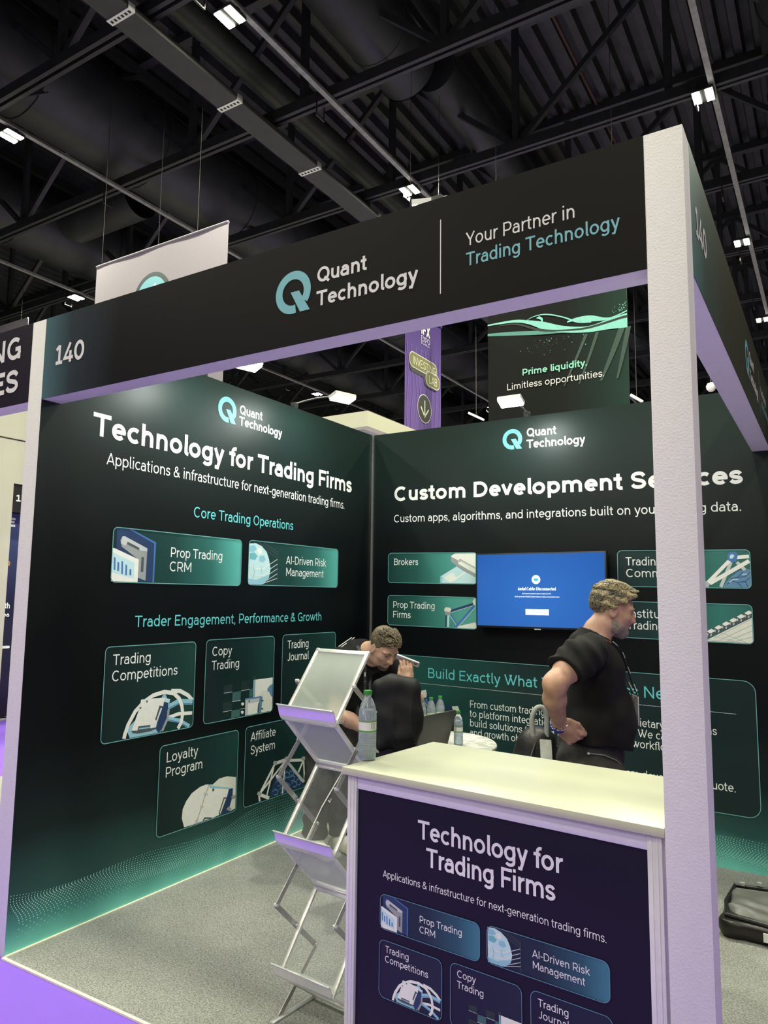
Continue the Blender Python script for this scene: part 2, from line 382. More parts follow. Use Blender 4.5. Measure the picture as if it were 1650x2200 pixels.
ART={
'crm':[['navy',0,[32,4,24,288,41,290,109,290,292,229,290,8,118,4]],['blue',0,[106,290,124,290,295,231,293,5,282,5,283,224]],['grey',0,[62,248,78,249,235,190,232,13,177,29,176,129,61,192,50,226]],['silver',0,[62,248,78,250,234,194,235,177,189,178,177,191,95,220,86,198,54,209]],['slate',0,[98,222,179,193,176,180,95,208]],['slate',0,[197,144,215,142,214,61,196,60]],['white',0,[4,4,4,182,15,181,179,129,178,4]],['pale',0,[4,158,152,109,151,22,4,51]],['blue',0,[13,134,25,130,27,63,16,66]],['blue',0,[38,110,50,106,51,59,39,62]],['blue',0,[63,115,75,112,77,43,66,46]],['blue',0,[91,98,102,94,104,38,92,41]],['blue',0,[120,75,132,71,132,39,120,42]]],
'ai':[['slate',4,[93,287,297,212]],['slate',4,[149,286,297,230]],['slate',4,[46,286,299,187]],['silver',5,[125,99,295,181]],['silver',5,[127,67,297,148]],['silver',5,[128,35,298,116]],['silver',5,[130,6,300,83]],['silver',5,[131,6,301,51]],['slate',4,[297,230,300,6]],['pale',0,[6,4,4,155,4,271,70,277,127,262,181,224,206,177,225,113,211,53,161,10,127,4]],['sky',0,[6,4,4,32,4,42,81,34,215,75,205,48,161,10,127,4]],['sky',0,[5,255,55,264,79,239,49,216,7,217]],['teal',0,[11,207,57,215,89,194,67,165,13,169]],['white',0,[87,250,122,247,136,216,105,203,82,221]],['sky',0,[108,193,153,201,173,170,139,152,103,161]],['white',6,[7,136,78,107,157,110,212,145]],['white',5,[9,84,80,57,167,68,219,97]],['sky',5,[45,137,63,86,49,44]],['sky',5,[124,130,139,78]]],
'comp':[['white',23,[464,225,533,218,596,187,634,153]],['sky',31,[443,135,524,159,634,144]],['blue',5,[443,126,525,148,633,133]],['white',20,[452,77,528,89,634,80]],['sky',24,[446,73,537,48,616,6]],['blue',5,[447,66,537,39,600,6]],['sky',0,[187,4,163,52,213,91,241,58,378,169,417,226,440,179,461,179,439,96,399,4]],['white',23,[149,6,154,29,172,76,215,141,271,185,335,214,414,225,485,210,529,174,551,131,560,85,551,37,528,6]],['navy',0,[411,185,446,179,447,121,420,33,390,4,382,4,363,28]],['grey',16,[452,125,446,73,410,8]],['pale',0,[248,202,419,192,461,179,444,161,359,188]],['slate',0,[195,43,363,36,372,29,325,20,238,20,203,28]],['white',0,[251,199,419,191,409,145,384,150,356,78,369,70,363,36,327,35,322,53,241,58,235,37,196,42,241,150]],['slate',0,[383,153,409,145,402,139,392,141,365,74,355,78]],['white',0,[394,138,403,136,373,70,366,74]],['slate',0,[241,58,324,55,323,47,247,49,238,36]],['slate',0,[284,190,298,191,296,178,289,180]],['slate',0,[243,161,256,158,254,150,242,154]]],
'copy':[['slate2',0,[248,163,324,164,323,105,247,106]],['slate2',0,[244,51,322,51,321,5,242,5]],['slate2',0,[405,167,437,168,436,116,403,116]],['slate3',0,[169,210,244,219,244,168,169,167]],['slate3',0,[324,223,403,225,403,169,327,166]],['slate3',0,[165,108,243,107,244,53,166,54]],['silver',3,[168,166,244,166]],['silver',4,[327,165,403,166]],['silver',4,[247,106,323,105]],['silver',3,[166,52,244,52]],['silver',3,[324,51,366,50]],['sky',0,[440,223,462,224,459,4,438,4,438,4]],['white',0,[450,4,458,223,633,223,633,16,627,4]],['slate',4,[440,103,438,236,448,244,453,235,456,101]],['blue2',0,[633,181,600,169,580,150,585,126,612,102,633,95]],['cream',0,[502,123,533,143,569,145,602,127,625,95,629,53,616,19,575,9,517,4]],['blue2',0,[363,112,518,112,535,105,524,4,420,4,369,6]],['silver',0,[370,102,504,101,496,4,369,4,369,4]],['white',0,[395,77,491,76,486,4,440,4,394,5]],['slate',0,[495,68,508,67,499,7,485,8]],['slate',0,[522,88,545,82,543,73,522,78]],['slate',0,[522,36,545,30,544,20,522,25]],['white',0,[327,84,339,92,356,85,354,73,337,70]],['white',0,[326,34,339,40,354,33,353,21,337,18]],['slate',0,[398,96,411,96,410,86,398,87]]],
'loy':[['cream',0,[427,200,482,225,552,225,631,204,633,123,633,15,590,7,444,118]],['white',0,[273,4,209,6,188,61,192,111,217,150,258,186,322,208,371,212,423,201,495,143,493,12,456,4]],['sky',0,[397,206,440,190,606,143,606,101,568,4,508,4,502,5,407,173]],['navy',0,[570,144,607,142,604,89,568,4,508,4,502,5]],['white',0,[383,190,570,144,554,97,527,103,486,16,493,8,426,4,369,23,356,8,308,9,345,87]],['slate',0,[527,104,557,99,507,8,486,16]],['cream',0,[534,95,548,92,505,15,496,17]],['slate',0,[369,24,426,10,424,4,418,4,374,13,363,5,353,8]],['grey',0,[591,92,606,101,630,95,631,77,607,75]],['grey',0,[553,30,573,38,598,26,597,12,574,12]],['slate',0,[425,178,443,175,440,159,426,163]],['slate',3,[397,206,363,141,341,88,304,10]],['silver',0,[357,169,376,163,393,148,375,148,359,155]],['silver',0,[328,100,351,96,357,84,337,80]],['silver',0,[295,26,314,22,316,10,300,11]]],
'aff':[['navy',0,[370,4,252,9,285,78,330,148,459,158,505,135,575,84,627,15,621,4]],['blue2',8,[287,38,313,52,345,32,336,11,304,15]],['blue2',7,[322,90,347,105,380,85,371,63,338,67]],['blue2',7,[363,115,389,130,423,110,413,88,380,92]],['blue2',8,[406,127,432,142,466,122,456,100,423,103]],['blue2',8,[462,96,489,111,524,90,513,68,479,72]],['blue2',8,[486,50,513,65,548,44,538,22,504,26]],['blue2',8,[409,52,435,67,469,47,459,25,426,29]],['blue2',8,[356,37,382,51,415,31,405,10,373,13]],['blue2',8,[531,55,559,70,594,49,583,27,549,30]],['blue2',8,[450,125,477,140,511,120,501,98,467,101]],['white',18,[157,53,303,216]],['white',15,[164,58,418,219]],['white',23,[300,218,423,225]],['white',20,[429,217,617,187]],['white',14,[291,195,226,22]],['white',13,[415,209,389,6]],['silver',22,[447,197,623,36]],['white',18,[612,181,560,114]],['white',21,[154,50,253,6]],['white',15,[149,48,159,6]],['white',15,[618,183,633,34]],['grey2',0,[282,223,292,239,319,233,329,213,310,205]],['grey2',0,[401,231,411,247,440,241,450,220,430,213]],['grey2',0,[589,198,600,214,631,208,640,189,640,186,620,179]],['grey2',0,[129,57,138,72,164,65,173,45,156,39]]],
'brok':[['pale',0,[476,54,618,134,687,94,777,53,776,4,537,4,476,4]],['sky',0,[476,56,500,50,492,5,475,4]],['white',0,[506,45,586,89,613,48,682,94,698,90,613,31,565,7]],['white',0,[569,214,606,236,777,236,777,53,626,147,569,186]],['grey',0,[569,211,629,181,632,154,777,79,777,49,624,134,569,174]],['grey2',0,[628,178,646,194,777,128,776,114,656,173,637,164]],['cream',0,[648,171,658,173,765,119,757,90]]],
'prop':[['cream',0,[603,4,634,16,775,52,785,25,785,8,778,4]],['navy',10,[529,102,525,6]],['pale',18,[547,105,545,6]],['navy',24,[565,125,762,187]],['pale',4,[565,116,762,178]],['blue',17,[560,106,621,27]],['pale',4,[555,102,616,24]],['blue',18,[765,174,608,6]],['pale',4,[776,165,626,6]],['cream',0,[512,145,525,157,565,154,571,137,555,122,513,125]],['grey',0,[513,126,555,122,571,137,563,97,522,96]],['cream',0,[753,211,770,234,776,234,776,177,759,185]]],
'comm':[['blue2',0,[658,4,675,36,698,65,744,105,790,124,816,120,816,11,810,4]],['navy',4,[678,24,713,44,741,37,768,6]],['navy',4,[702,61,742,68,778,106]],['navy',4,[742,68,788,75,814,100]],['navy',4,[741,37,786,44,814,69]],['navy',4,[786,44,802,6]],['pale',5,[696,36,719,56,747,56]],['pale',5,[771,87,800,91]],['silver',20,[743,165,788,116]],['silver',20,[709,165,644,6]],['white',22,[716,191,568,33]],['white',23,[727,194,814,201]],['white',25,[579,28,814,173]],['blue',0,[689,206,704,230,735,233,751,212,741,168,715,164,692,178]],['pale',0,[705,209,720,216,731,206,719,188,703,187]],['grey2',0,[543,4,544,38,562,44,579,23,573,4]]],
'inst':[['cream',0,[552,4,552,13,814,163,814,12,807,4]],['grey2',3,[552,13,699,6]],['grey2',3,[593,37,739,6]],['grey2',3,[634,61,779,7]],['grey2',3,[590,22,812,155]],['grey2',3,[624,13,812,117]],['grey2',3,[658,6,812,80]],['grey2',3,[692,6,812,42]],['slate',0,[550,63,569,51,600,69,599,47,567,28,550,41]],['white',0,[551,66,579,84,602,70,571,53]],['silver',0,[551,57,559,51,557,36,550,42]],['silver',0,[573,48,581,53,579,39,571,34]],['slate',0,[596,88,614,77,645,94,644,72,612,54,595,67]],['white',0,[596,92,624,109,647,95,616,79]],['silver',0,[597,82,604,77,602,62,595,68]],['silver',0,[618,74,626,78,624,64,616,60]],['slate',0,[640,113,659,102,689,118,688,97,656,79,640,91]],['white',0,[641,116,668,134,692,120,660,104]],['silver',0,[641,107,649,102,647,87,640,92]],['silver',0,[662,99,670,103,669,89,661,85]],['slate',0,[685,138,703,126,733,143,732,122,701,103,684,116]],['white',0,[685,141,712,158,736,145,704,128]],['silver',0,[686,132,693,127,691,112,684,118]],['silver',0,[706,123,715,128,713,115,705,110]],['slate',0,[729,163,747,151,777,167,776,146,744,128,728,141]],['white',0,[729,166,756,183,779,169,748,153]],['silver',0,[730,157,737,152,735,137,728,143]],['silver',0,[750,148,758,152,757,139,749,135]],['slate',0,[773,187,791,176,814,189,814,167,788,153,772,165]],['white',0,[773,190,800,207,814,198,814,189,792,178]],['silver',0,[774,181,781,175,779,161,772,167]],['silver',0,[794,173,802,177,800,163,792,159]]],
'low':[['blue',28,[242,522,308,525]],['blue',25,[303,502,202,444]],['pale',7,[303,489,207,431]],['blue',24,[323,490,272,369]],['pale',6,[333,487,289,371]],['navy',27,[353,507,592,436]],['blue',22,[348,497,408,417]],['pale',6,[333,482,388,411]],['navy',20,[238,465,276,395]],['cream',0,[298,549,353,564,361,537,358,507,313,494,298,518]],['cream',0,[191,552,237,560,244,526,212,519,191,525]],['cream',0,[577,460,630,468,642,437,592,425]]]}
# ------------------------------------------------------------------ floors
W, D, H, HF, TS = 2.976, 3.032, 3.0, .411, .105
D0 = D
concrete = mat('grey_hall_floor', (.29, .29, .275), .8, var=.12, scale=2)
mb = MB(); mb.box((-40, -24, -.1), (20, 40, -.012)); structure(mb.build('floor_hall', concrete), 'grey hall floor under the booths', 'floor')
mb = MB()
for a, c in (((-40, -6.2), (20, -D0)), ((-5.98, -D0), (-3.2, 40)), ((3.3, -D0), (4.8, 40)), ((-3.2, -D0), (3.3, -D0+.001))): mb.box((a[0], a[1], -.012), (c[0], c[1], 0))
structure(mb.build('floor', carpet_p), 'purple carpet of the aisles around the booth', 'floor')
mb = MB(); mb.box((-3.2, -D0+.001, -.012), (3.3, .6, 0)); structure(mb.build('floor_plinth', concrete), 'grey floor below the booth carpet', 'floor')
gm = bpy.data.materials.new('speckled_grey_carpet'); N, Lk, b = nodes_of(gm)
b.inputs['Roughness'].default_value = .95; b.inputs['Specular IOR Level'].default_value = .1
tc = N.new('ShaderNodeTexCoord'); n1 = N.new('ShaderNodeTexNoise'); n1.inputs['Scale'].default_value = 140; n1.inputs['Detail'].default_value = 5; n1.inputs['Roughness'].default_value = .75
n2 = N.new('ShaderNodeTexNoise'); n2.inputs['Scale'].default_value = 5
Lk.new(tc.outputs['Object'], n1.inputs['Vector']); Lk.new(tc.outputs['Object'], n2.inputs['Vector'])
rp = N.new('ShaderNodeValToRGB'); cr = rp.color_ramp; cr.elements[0].position = .33; cr.elements[0].color = (.115, .118, .112, 1); cr.elements[1].position = .68; cr.elements[1].color = (.52, .53, .50, 1)
Lk.new(n1.outputs['Fac'], rp.inputs[0])
mx = N.new('ShaderNodeMixRGB'); mx.blend_type = 'MULTIPLY'; mx.inputs[0].default_value = .25
Lk.new(rp.outputs[0], mx.inputs[1]); Lk.new(n2.outputs['Fac'], mx.inputs[2]); Lk.new(mx.outputs[0], b.inputs['Base Color'])
bp = N.new('ShaderNodeBump'); bp.inputs['Strength'].default_value = .5; bp.inputs['Distance'].default_value = .006
Lk.new(n1.outputs['Fac'], bp.inputs['Height']); Lk.new(bp.outputs[0], b.inputs['Normal'])
mb = MB(); mb.box((0, -D, .0), (3.3, 0, .006))
structure(mb.build('floor_booth', gm), 'speckled grey carpet inside the dark booth', 'carpet')
mb = MB(); mb.box((-10.5, .72, .0), (-6.02, 5, .005))
structure(mb.build('floor_far', gm), 'grey carpet of the booth across the aisle', 'carpet')
tape = mat('cream_edge_tape', (.80, .76, .58), .6)
mb = MB(); mb.box((0, -D-.014, 0), (W-.11, -D, .008)); structure(mb.build('trim_1', tape), 'cream tape along the front carpet edge', 'tape')
mb = MB(); mb.box((0, -D, .006), (.012, -.01, .0105)); structure(mb.build('trim_2', tape), 'thin pale strip where carpet meets the left wall', 'trim')

# ------------------------------------------------------------------ booth walls with their print
wall_stops = [(0, (.19, .62, .55)), (.07, (.16, .54, .48)), (.16, (.065, .25, .225)), (.27, (.022, .075, .068)), (.55, (.006, .015, .014)), (.95, (.0015, .0028, .0034)), (1.9, (.0014, .0026, .0032)), (2.4, (.0050, .0100, .0100)), (3.0, (.0075, .022, .019))]
wall_m = ramp_mat('dark_printed_wall', 2, wall_stops, rough=.42, spec=.24)
card_h = ramp_mat('wide_card_print', 0, [(0, (.010, .030, .030)), (.45, (.013, .055, .050)), (.75, (.030, .14, .125)), (1.0, (.10, .42, .37))], .38, coord='UV')
card_b = ramp_mat('back_card_print', 0, [(0, (.010, .045, .038)), (.35, (.022, .10, .085)), (.7, (.06, .27, .23)), (1.0, (.10, .36, .32))], .38, coord='UV')
card_r = ramp_mat('right_card_print', 0, [(0, (.010, .022, .024)), (.45, (.012, .05, .045)), (.8, (.035, .17, .145)), (1.0, (.03, .13, .11))], .38, coord='UV')
card_s = ramp_mat('square_card_print', 0, [(0, (.007, .018, .018)), (.6, (.009, .030, .028)), (1.0, (.013, .052, .045))], .38, coord='UV')
card_l = ramp_mat('large_card_print', 0, [(0, (.022, .11, .095)), (.2, (.016, .075, .065)), (.45, (.010, .030, .030)), (1.0, (.009, .022, .023))], .38, coord='UV')
mb = MB(); mb.box((-.10, -D+.101, 0), (0, 0.1, H)); mb.box((-.003, -D+.001, 0), (0, -D+.101, H)); wl = structure(mb.build('wall_left', wall_m), 'dark printed left wall headed Technology for Trading Firms', 'wall')
mb = MB(); mb.box((0, 0, 0), (3.6, .1, H)); wb = structure(mb.build('wall_back', wall_m), 'dark printed back wall headed Custom Development Services', 'wall')
SL = Sheet((0, -D, 0), (0, 1, 0), (0, 0, 1), (1, 0, 0))
SB = Sheet((0, 0, 0), (1, 0, 0), (0, 0, 1), (0, -1, 0), tilt=.0145)
mb = MB(); mb.box((.001, -.016, .006), (.016, -.001, H)); structure(mb.build('trim_3', steel), 'slim metal strip in the wall corner', 'trim')

logo_q(SL, wl, 1.285, 2.828, .083, ink_teal)
lettering(SL, wl, 'logo_lettering', [('Quant', 1.396, 2.828, 1.621, .060), ('Technology', 1.396, 2.751, 1.833, .060)], .122, ink_w)
lettering(SL, wl, 'title_lettering', [('Technology for Trading Firms', .294, 2.470, 2.72, .122)], .128, ink_w)
lettering(SL, wl, 'subtitle_lettering', [('Applications & infrastructure for next-generation trading firms.', .393, 2.328, 2.626, .064)], .078, ink_w)
lettering(SL, wl, 'heading_lettering', [('Core Trading Operations', 1.029, 2.107, 1.99, .065), ('Trader Engagement, Performance & Growth', .631, 1.461, 2.353, .062)], .088, ink_teal)
cards = [('crm', (.459, 1.703, 1.458, 1.997), card_h, [('Prop Trading', .862, 1.857, 1.291, .057), ('CRM', .859, 1.775, 1.035, .057)]),
 ('ai', (1.528, 1.71, 2.545, 2.003), card_h, [('AI-Driven Risk', 1.917, 1.863, 2.393, .057), ('Management', 1.917, 1.780, 2.366, .057)]),
 ('comp', (.45, .866, 1.09, 1.362), card_s, [('Trading', .501, 1.265, .758, .056), ('Competitions', .499, 1.180, .958, .056)]),
 ('copy', (1.175, .868, 1.812, 1.367), card_s, [('Copy', 1.229, 1.268, 1.405, .056), ('Trading', 1.229, 1.183, 1.478, .056)]),
 (None, (1.903, .874, 2.535, 1.370), card_s, [('Trading', 1.957, 1.274, 2.202, .056), ('Journal', 1.956, 1.189, 2.205, .056)]),
 ('loy', (.849, .298, 1.486, .792), card_s, [('Loyalty', .899, .694, 1.145, .056), ('Program', .897, .612, 1.188, .056)]),
 ('aff', (1.553, .298, 2.197, .796), card_s, [('Affiliate', 1.606, .701, 1.857, .056), ('System', 1.606, .616, 1.856, .056)])]
for key, rc, m, rows in cards:
    c = card(SL, wl, rc, m, key)
    lettering(SL, c, 'card_lettering', rows, .080, ink_w)
def wave_dots(sh, parent, a1, ph):
    mb = MB(); n = int(a1/.0165)
    for i in range(n):
        for j in range(17):
            t = j/16; s = i*.0165
            a = s+.045+.030*math.sin(2.1*s+ph+t*4.2)+.020*math.sin(5*s-t*3)
            z = .060+t*.185+.030*math.sin(2.6*s+ph+t*2.0)+.018*math.sin(6.3*s+1-t*4)*t
            r = .0025+.0018*t*(1-t)*2
            if t < .25 and (i+j) % 2: continue
            q = [(a-r, z), (a, z-r), (a+r, z), (a, z+r)]
            mb.add([sh.p(x, y, .0012) for x, y in q], [(0, 1, 2, 3)])
    return mb.build('wave_dots', ink_dot, parent)
wave_dots(SL, wl, 3.0, .4); wave_dots(SB, wb, 3.5, 1.7)

logo_q(SB, wb, 1.252, 2.856, .078, ink_teal)
lettering(SB, wb, 'logo_lettering', [('Quant', 1.364, 2.865, 1.593, .064), ('Technology', 1.364, 2.777, 1.804, .064)], .122, ink_w)
lettering(SB, wb, 'title_lettering', [('Custom Development Services', .207, 2.429, 2.81, .118)], .135, ink_w)
lettering(SB, wb, 'subtitle_lettering', [('Custom apps, algorithms, and integrations built on your trading data.', .213, 2.253, 2.798, .062)], .082, ink_w)
for key, rc, m, rows in [('brok', (.168, 1.76, .957, 2.0), card_b, [('Brokers', .217, 1.903, .447, .053)]),
    ('prop', (.168, 1.42, .957, 1.658), card_b, [('Prop Trading', .213, 1.558, .599, .053), ('Firms', .213, 1.480, .382, .053)]),
    ('comm', (2.012, 1.761, 2.832, 2.004), card_r, [('Trading', 2.064, 1.904, 2.305, .056), ('Community', 2.064, 1.825, None, .056)]),
    ('inst', (2.012, 1.417, 2.83, 1.659), card_r, [('Institutional', 2.062, 1.553, None, .056), ('Trading', 2.062, 1.475, 2.303, .056)])]:
    c = card(SB, wb, rc, m, key)
    lettering(SB, c, 'card_lettering', rows, .082, ink_w)
big = card(SB, wb, (.168, .37, 2.828, 1.188), card_l, 'low', rad=.07)
lettering(SB, big, 'heading_lettering', [('Build Exactly What Your Business Needs', .532, 1.028, 2.461, .075)], .085, ink_teal)
rule = MB(); strip(rule, [(.29, .98), (2.714, .98)], .0014, lambda a, q: SB.p(a, q, .0024)); rule.build('divider_rule', INK['silver'], big)
lettering(SB, big, 'body_lettering', [('From custom trading applications and proprietary algorithms', .893, .838, 2.60, .052),
    ('to platform integrations and internal tools. We can', .893, .769, 2.33, .052),
    ('build solutions tailored to your structure, workflows,', .893, .700, 2.385, .052), ('and growth objectives.', .893, .632, 1.51, .052),
    ('Contact us for a custom development quote.', 1.45, .506, 2.696, .052)], .078, ink_w)

# ------------------------------------------------------------------ front posts and fascia boards
mb = MB(); mb.box((-.113, -D, 0), (-.0035, -D+.1, H))
tag(mb.build('corner_post', white_paint, bevel=.003), 'slim white booth post at the outer end of the left wall', 'post')
mb = MB(); mb.box((W-.109, -D, 0), (W, -D+.1034, H))
tag(mb.build('corner_post', white_paint, bevel=.003), 'tall white textured post at the right front corner, beside the counter', 'post')
fascia_m = ramp_mat('dark_fascia_print', 0, [(0, (.075, .15, .17)), (.25, (.026, .036, .046)), (.6, (.0085, .0075, .0100)), (2.8, (.0075, .0075, .0068))], .45, spec=.07)
fascia_s = ramp_mat('side_fascia_print_with_sheen', 1, [(0, (.10, .21, .22)), (.30, (.05, .085, .07)), (.8, (.046, .050, .032)), (2.8, (.022, .024, .018))], .40, spec=.4)  # teal end is print; olive sheen is painted into the middle stops
def fascia(name, label, m, a, b, front):
    root = thing(name, label, 'sign board', (0, -D, 0))
    mb = MB(); mb.box(a, b); core = mb.build('board', white_paint, root)
    return root
rf = thing('fascia_board', 'long dark fascia across the booth front reading 140 Quant Technology', 'sign board', (0, -D, H-HF))
mb = MB(); mb.box((.0005, -D+.003, H-HF), (W-.1095, -D+TS, H)); mb.build('board', white_paint, rf)
mb = MB(); mb.box((.0005, -D+.0, H-HF), (W-.1095, -D+.0025, H)); mb.build('printed_face', fascia_m, rf)
SF = Sheet((0, -D, 0), (1, 0, 0), (0, 0, 1), (0, -1, 0))
ink_off = mat('off_white_ink', (.70, .68, .70), .5)
def fascia_print(sh, root, s, two):
    logo_q(sh, root, 1.566+s, 2.798, .085, ink_teal2)
    lettering(sh, root, 'number_lettering', [('140', .086+s*.7, 2.745, .314+s*.7, .096)], .125, ink_off)
    lettering(sh, root, 'logo_lettering', [('Quant', 1.677+s, 2.811, 1.902+s, .058), ('Technology', 1.677+s, 2.719, 2.113+s, .058)], .124, ink_off)
    mb = MB(); strip(mb, [(2.201+s, 2.656), (2.201+s, 2.919)], .0018, lambda a, q: sh.p(a, q, .0022)); mb.build('divider_rule', ink_off, root)
    lettering(sh, root, 'slogan_lettering', [('Your Partner in', 2.294+s, 2.801, 2.663+s, .046)], .085, ink_off)
    lettering(sh, root, 'slogan_lettering', [('Trading Technology', 2.294+s, 2.731, 2.795+s, .046)], .100, ink_teal2)
fascia_print(SF, rf, 0, False)
rs = thing('fascia_board', 'dark side fascia running from the right corner post to the back wall', 'sign board', (W-TS, -D+.1034, H-HF))
mb = MB(); mb.box((W-TS, -D+.104, H-HF), (W-.003, -.001, H)); mb.build('board', white_paint, rs)
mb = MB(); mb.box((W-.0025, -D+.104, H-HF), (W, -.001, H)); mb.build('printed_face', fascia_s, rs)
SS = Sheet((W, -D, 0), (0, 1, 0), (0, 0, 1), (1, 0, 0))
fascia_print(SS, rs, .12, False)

# ------------------------------------------------------------------ arm floods clipped on the wall tops
def arm_flood(label, foot, head, aim, wash):
    t = thing('arm_flood_light', label, 'lamp', foot, group='arm flood lights on the wall tops')
    f = Vector(foot); h = Vector(head); a = Vector(aim)
    mb = MB(); mb.box(f+Vector((-.02, -.02, -.012)), f+Vector((.02, .02, .03))); mb.build('clamp', black_steel, t, bevel=.002)
    mid = f.lerp(h, .5)+Vector((0, 0, .035))
    mb = MB(); mb.tube([f+Vector((0, 0, .02)), f.lerp(h, .2)+Vector((0, 0, .03)), mid, h+Vector((0, 0, .02))], .006, 8); mb.build('arm', steel, t)
    d = (a-h).normalized(); x = d.cross(Vector((0, 0, 1))).normalized(); y = x.cross(d)
    T = Matrix(((x.x, y.x, -d.x, h.x), (x.y, y.y, -d.y, h.y), (x.z, y.z, -d.z, h.z), (0, 0, 0, 1)))
    mb = MB(); mb.box((-.085, -.045, -.002), (.085, .045, .022), T=T); mb.build('housing', alu_white, t)
    mb = MB(); mb.box((-.080, -.041, -.014), (.080, .041, -.0022), T=T); mb.build('lens', lens_f, t)
    area_light('flood_beam', tuple(h+d*.020), wash, .15, .075, FLOOD_W, FLOOD_RGB, t)
arm_flood('arm flood nearest the front on the left wall top', (-.02, -1.95, 3.012), (.45, -2.07, 2.965), (.62, -2.12, 2.2), (.02, -2.02, 2.45))
arm_flood('arm flood near the corner on the left wall top', (-.02, -1.04, 3.012), (.45, -1.10, 3.0), (.62, -1.16, 2.2), (.02, -1.07, 2.45))
arm_flood('arm flood on top of the long front fascia', (2.16, -2.97, 3.012), (1.90, -2.52, 3.30), (1.86, -2.40, 2.4), (1.86, -2.40, 2.4))
arm_flood('arm flood above the back wall logo', (1.362, .02, 3.012), (1.42, -.45, 3.0), (1.42, -.80, 2.2), (1.40, -.02, 2.45))

# ------------------------------------------------------------------ television
tv = thing('television', 'wall mounted television showing a blue disconnected message', 'television', (1.472, -.02, 1.699))
mb = MB(); mb.box((.987, -.085, 1.427), (1.957, -.045, 1.972)); mb.build('bezel', black_rub, tv, bevel=.004)
mb = MB(); mb.box((1.2, -.046, 1.55), (1.75, -.001, 1.85)); mb.build('wall_bracket', black_steel, tv)
scr = bpy.data.materials.new('blue_screen_glow'); N, Lk, b = nodes_of(scr)
b.inputs['Base Color'].default_value = (.01, .02, .05, 1); b.inputs['Roughness'].default_value = .15
tc = N.new('ShaderNodeTexCoord'); gr = N.new('ShaderNodeTexGradient'); gr.gradient_type = 'SPHERICAL'
mp = N.new('ShaderNodeMapping'); mp.inputs['Location'].default_value = (0, 0, .05); mp.inputs['Scale'].default_value = (.9, .9, 1.1)
Lk.new(tc.outputs['Object'], mp.inputs[0]); Lk.new(mp.outputs[0], gr.inputs[0])
rp = N.new('ShaderNodeValToRGB'); rp.color_ramp.elements[0].position = .3; rp.color_ramp.elements[0].color = (.012, .085, .37, 1); rp.color_ramp.elements[1].color = (.030, .165, .56, 1)
Lk.new(gr.outputs['Fac'], rp.inputs[0]); Lk.new(rp.outputs[0], b.inputs['Emission Color']); b.inputs['Emission Strength'].default_value = 1.0
mb = MB(); mb.box((.998, -.0865, 1.441), (1.946, -.0855, 1.962)); mb.build('screen', scr, tv)
ST = Sheet((0, -.0865, 0), (1, 0, 0), (0, 0, 1), (0, -1, 0))
lit_w = mat('lit_white_pixels', (.8, .8, .8), .4, emit=(.9, .95, 1), estr=.85)
lettering(ST, tv, 'screen_lettering', [('Aerial Cable: Disconnected', 1.318, 1.700, 1.602, .022)], .13, lit_w, .0008)
lettering(ST, tv, 'screen_lettering', [('(1) Connect the Aerial cable to watch Live TV.', 1.350, 1.672, 1.568, .0095), ('(2) Or, press the SOURCE button below to select a connected source.', 1.295, 1.650, 1.628, .0095)], .10, lit_w, .0008)
mb = MB(); P = arc(1.456, 1.777, .032, .032, 0, 350, 30); mb.add([ST.p(a, q, .0008) for a, q in P], [tuple(range(len(P)))]); mb.build('message_icon', lit_w, tv)
mb = MB(); mb.add([ST.p(a, q, .0014) for a, q in [(1.440, 1.768), (1.472, 1.768), (1.472, 1.786), (1.440, 1.786)]], [(0, 1, 2, 3)]); mb.build('message_icon', mat('cyan_pixels', (.05, .4, .6), .4, emit=(.03, .30, .5), estr=.8), tv)
mb = MB(); mb.add([ST.p(a, q, .0008) for a, q in [(1.375, 1.525), (1.548, 1.525), (1.548, 1.566), (1.375, 1.566)]], [(0, 1, 2, 3)]); mb.build('screen_button', lit_w, tv)
lettering(ST, tv, 'screen_lettering', [('SOURCE', 1.428, 1.540, 1.494, .013)], .11, mat('grey_pixels', (.1, .1, .1), .4, emit=(.15, .17, .22), estr=1.), .0014)
mb = MB(); mb.box((1.440, -.088, 1.420), (1.487, -.080, 1.429)); mb.build('badge', alu, tv)

# ------------------------------------------------------------------ counter
CA, CDg = Vector((1.734, -2.881, 0)), -5.2265
cu = Vector((math.cos(R(CDg)), math.sin(R(CDg)), 0)); cn = Vector((cu.y, -cu.x, 0))
ct = thing('counter', 'white framed booth counter with a dark Technology for Trading Firms panel', 'counter', tuple(CA), R(CDg))
CLN, CDP, CZ = 1.128, .60, 1.03
def cbox(name, a, b, m, bevel=0., par=None):
    mb = MB(); mb.box(a, b); return mb.build(name, m, par or ct, world=False, bevel=bevel)
mb = MB(); P = [(-.004, -.004), (CLN, -.004), (CLN, CDP-.16), (CLN-.10, CDP), (-.004, CDP)]; k = len(P)
mb.v = [(a, c, CZ-.026) for a, c in P]+[(a, c, CZ) for a, c in P]; mb.f = [tuple(range(k))[::-1], tuple(range(k, 2*k))]+[(i, (i+1) % k, k+(i+1) % k, k+i) for i in range(k)]; mb.m = [0]*len(mb.f); mb.build('countertop', white_lam, ct, world=False, bevel=.003)
for x in (.012, CLN-.052):
    for y in (.012, CDP-(.055 if x < .5 else .21)):
        mb = MB(); mb.box((x, y, 0), (x+.04, y+.04, CZ-.026))
        for k in (.011, .027): mb.box((x+k-.003, y-.002, .01), (x+k+.003, y, CZ-.03))
        mb.build('frame_post', alu_white, ct, world=False, bevel=.004)
cbox('frame_rail', (.052, .016, CZ-.072), (CLN-.052, .044, CZ-.026), alu_white, .003)
cbox('frame_rail', (.052, .016, .03), (CLN-.052, .044, .075), alu_white, .003)
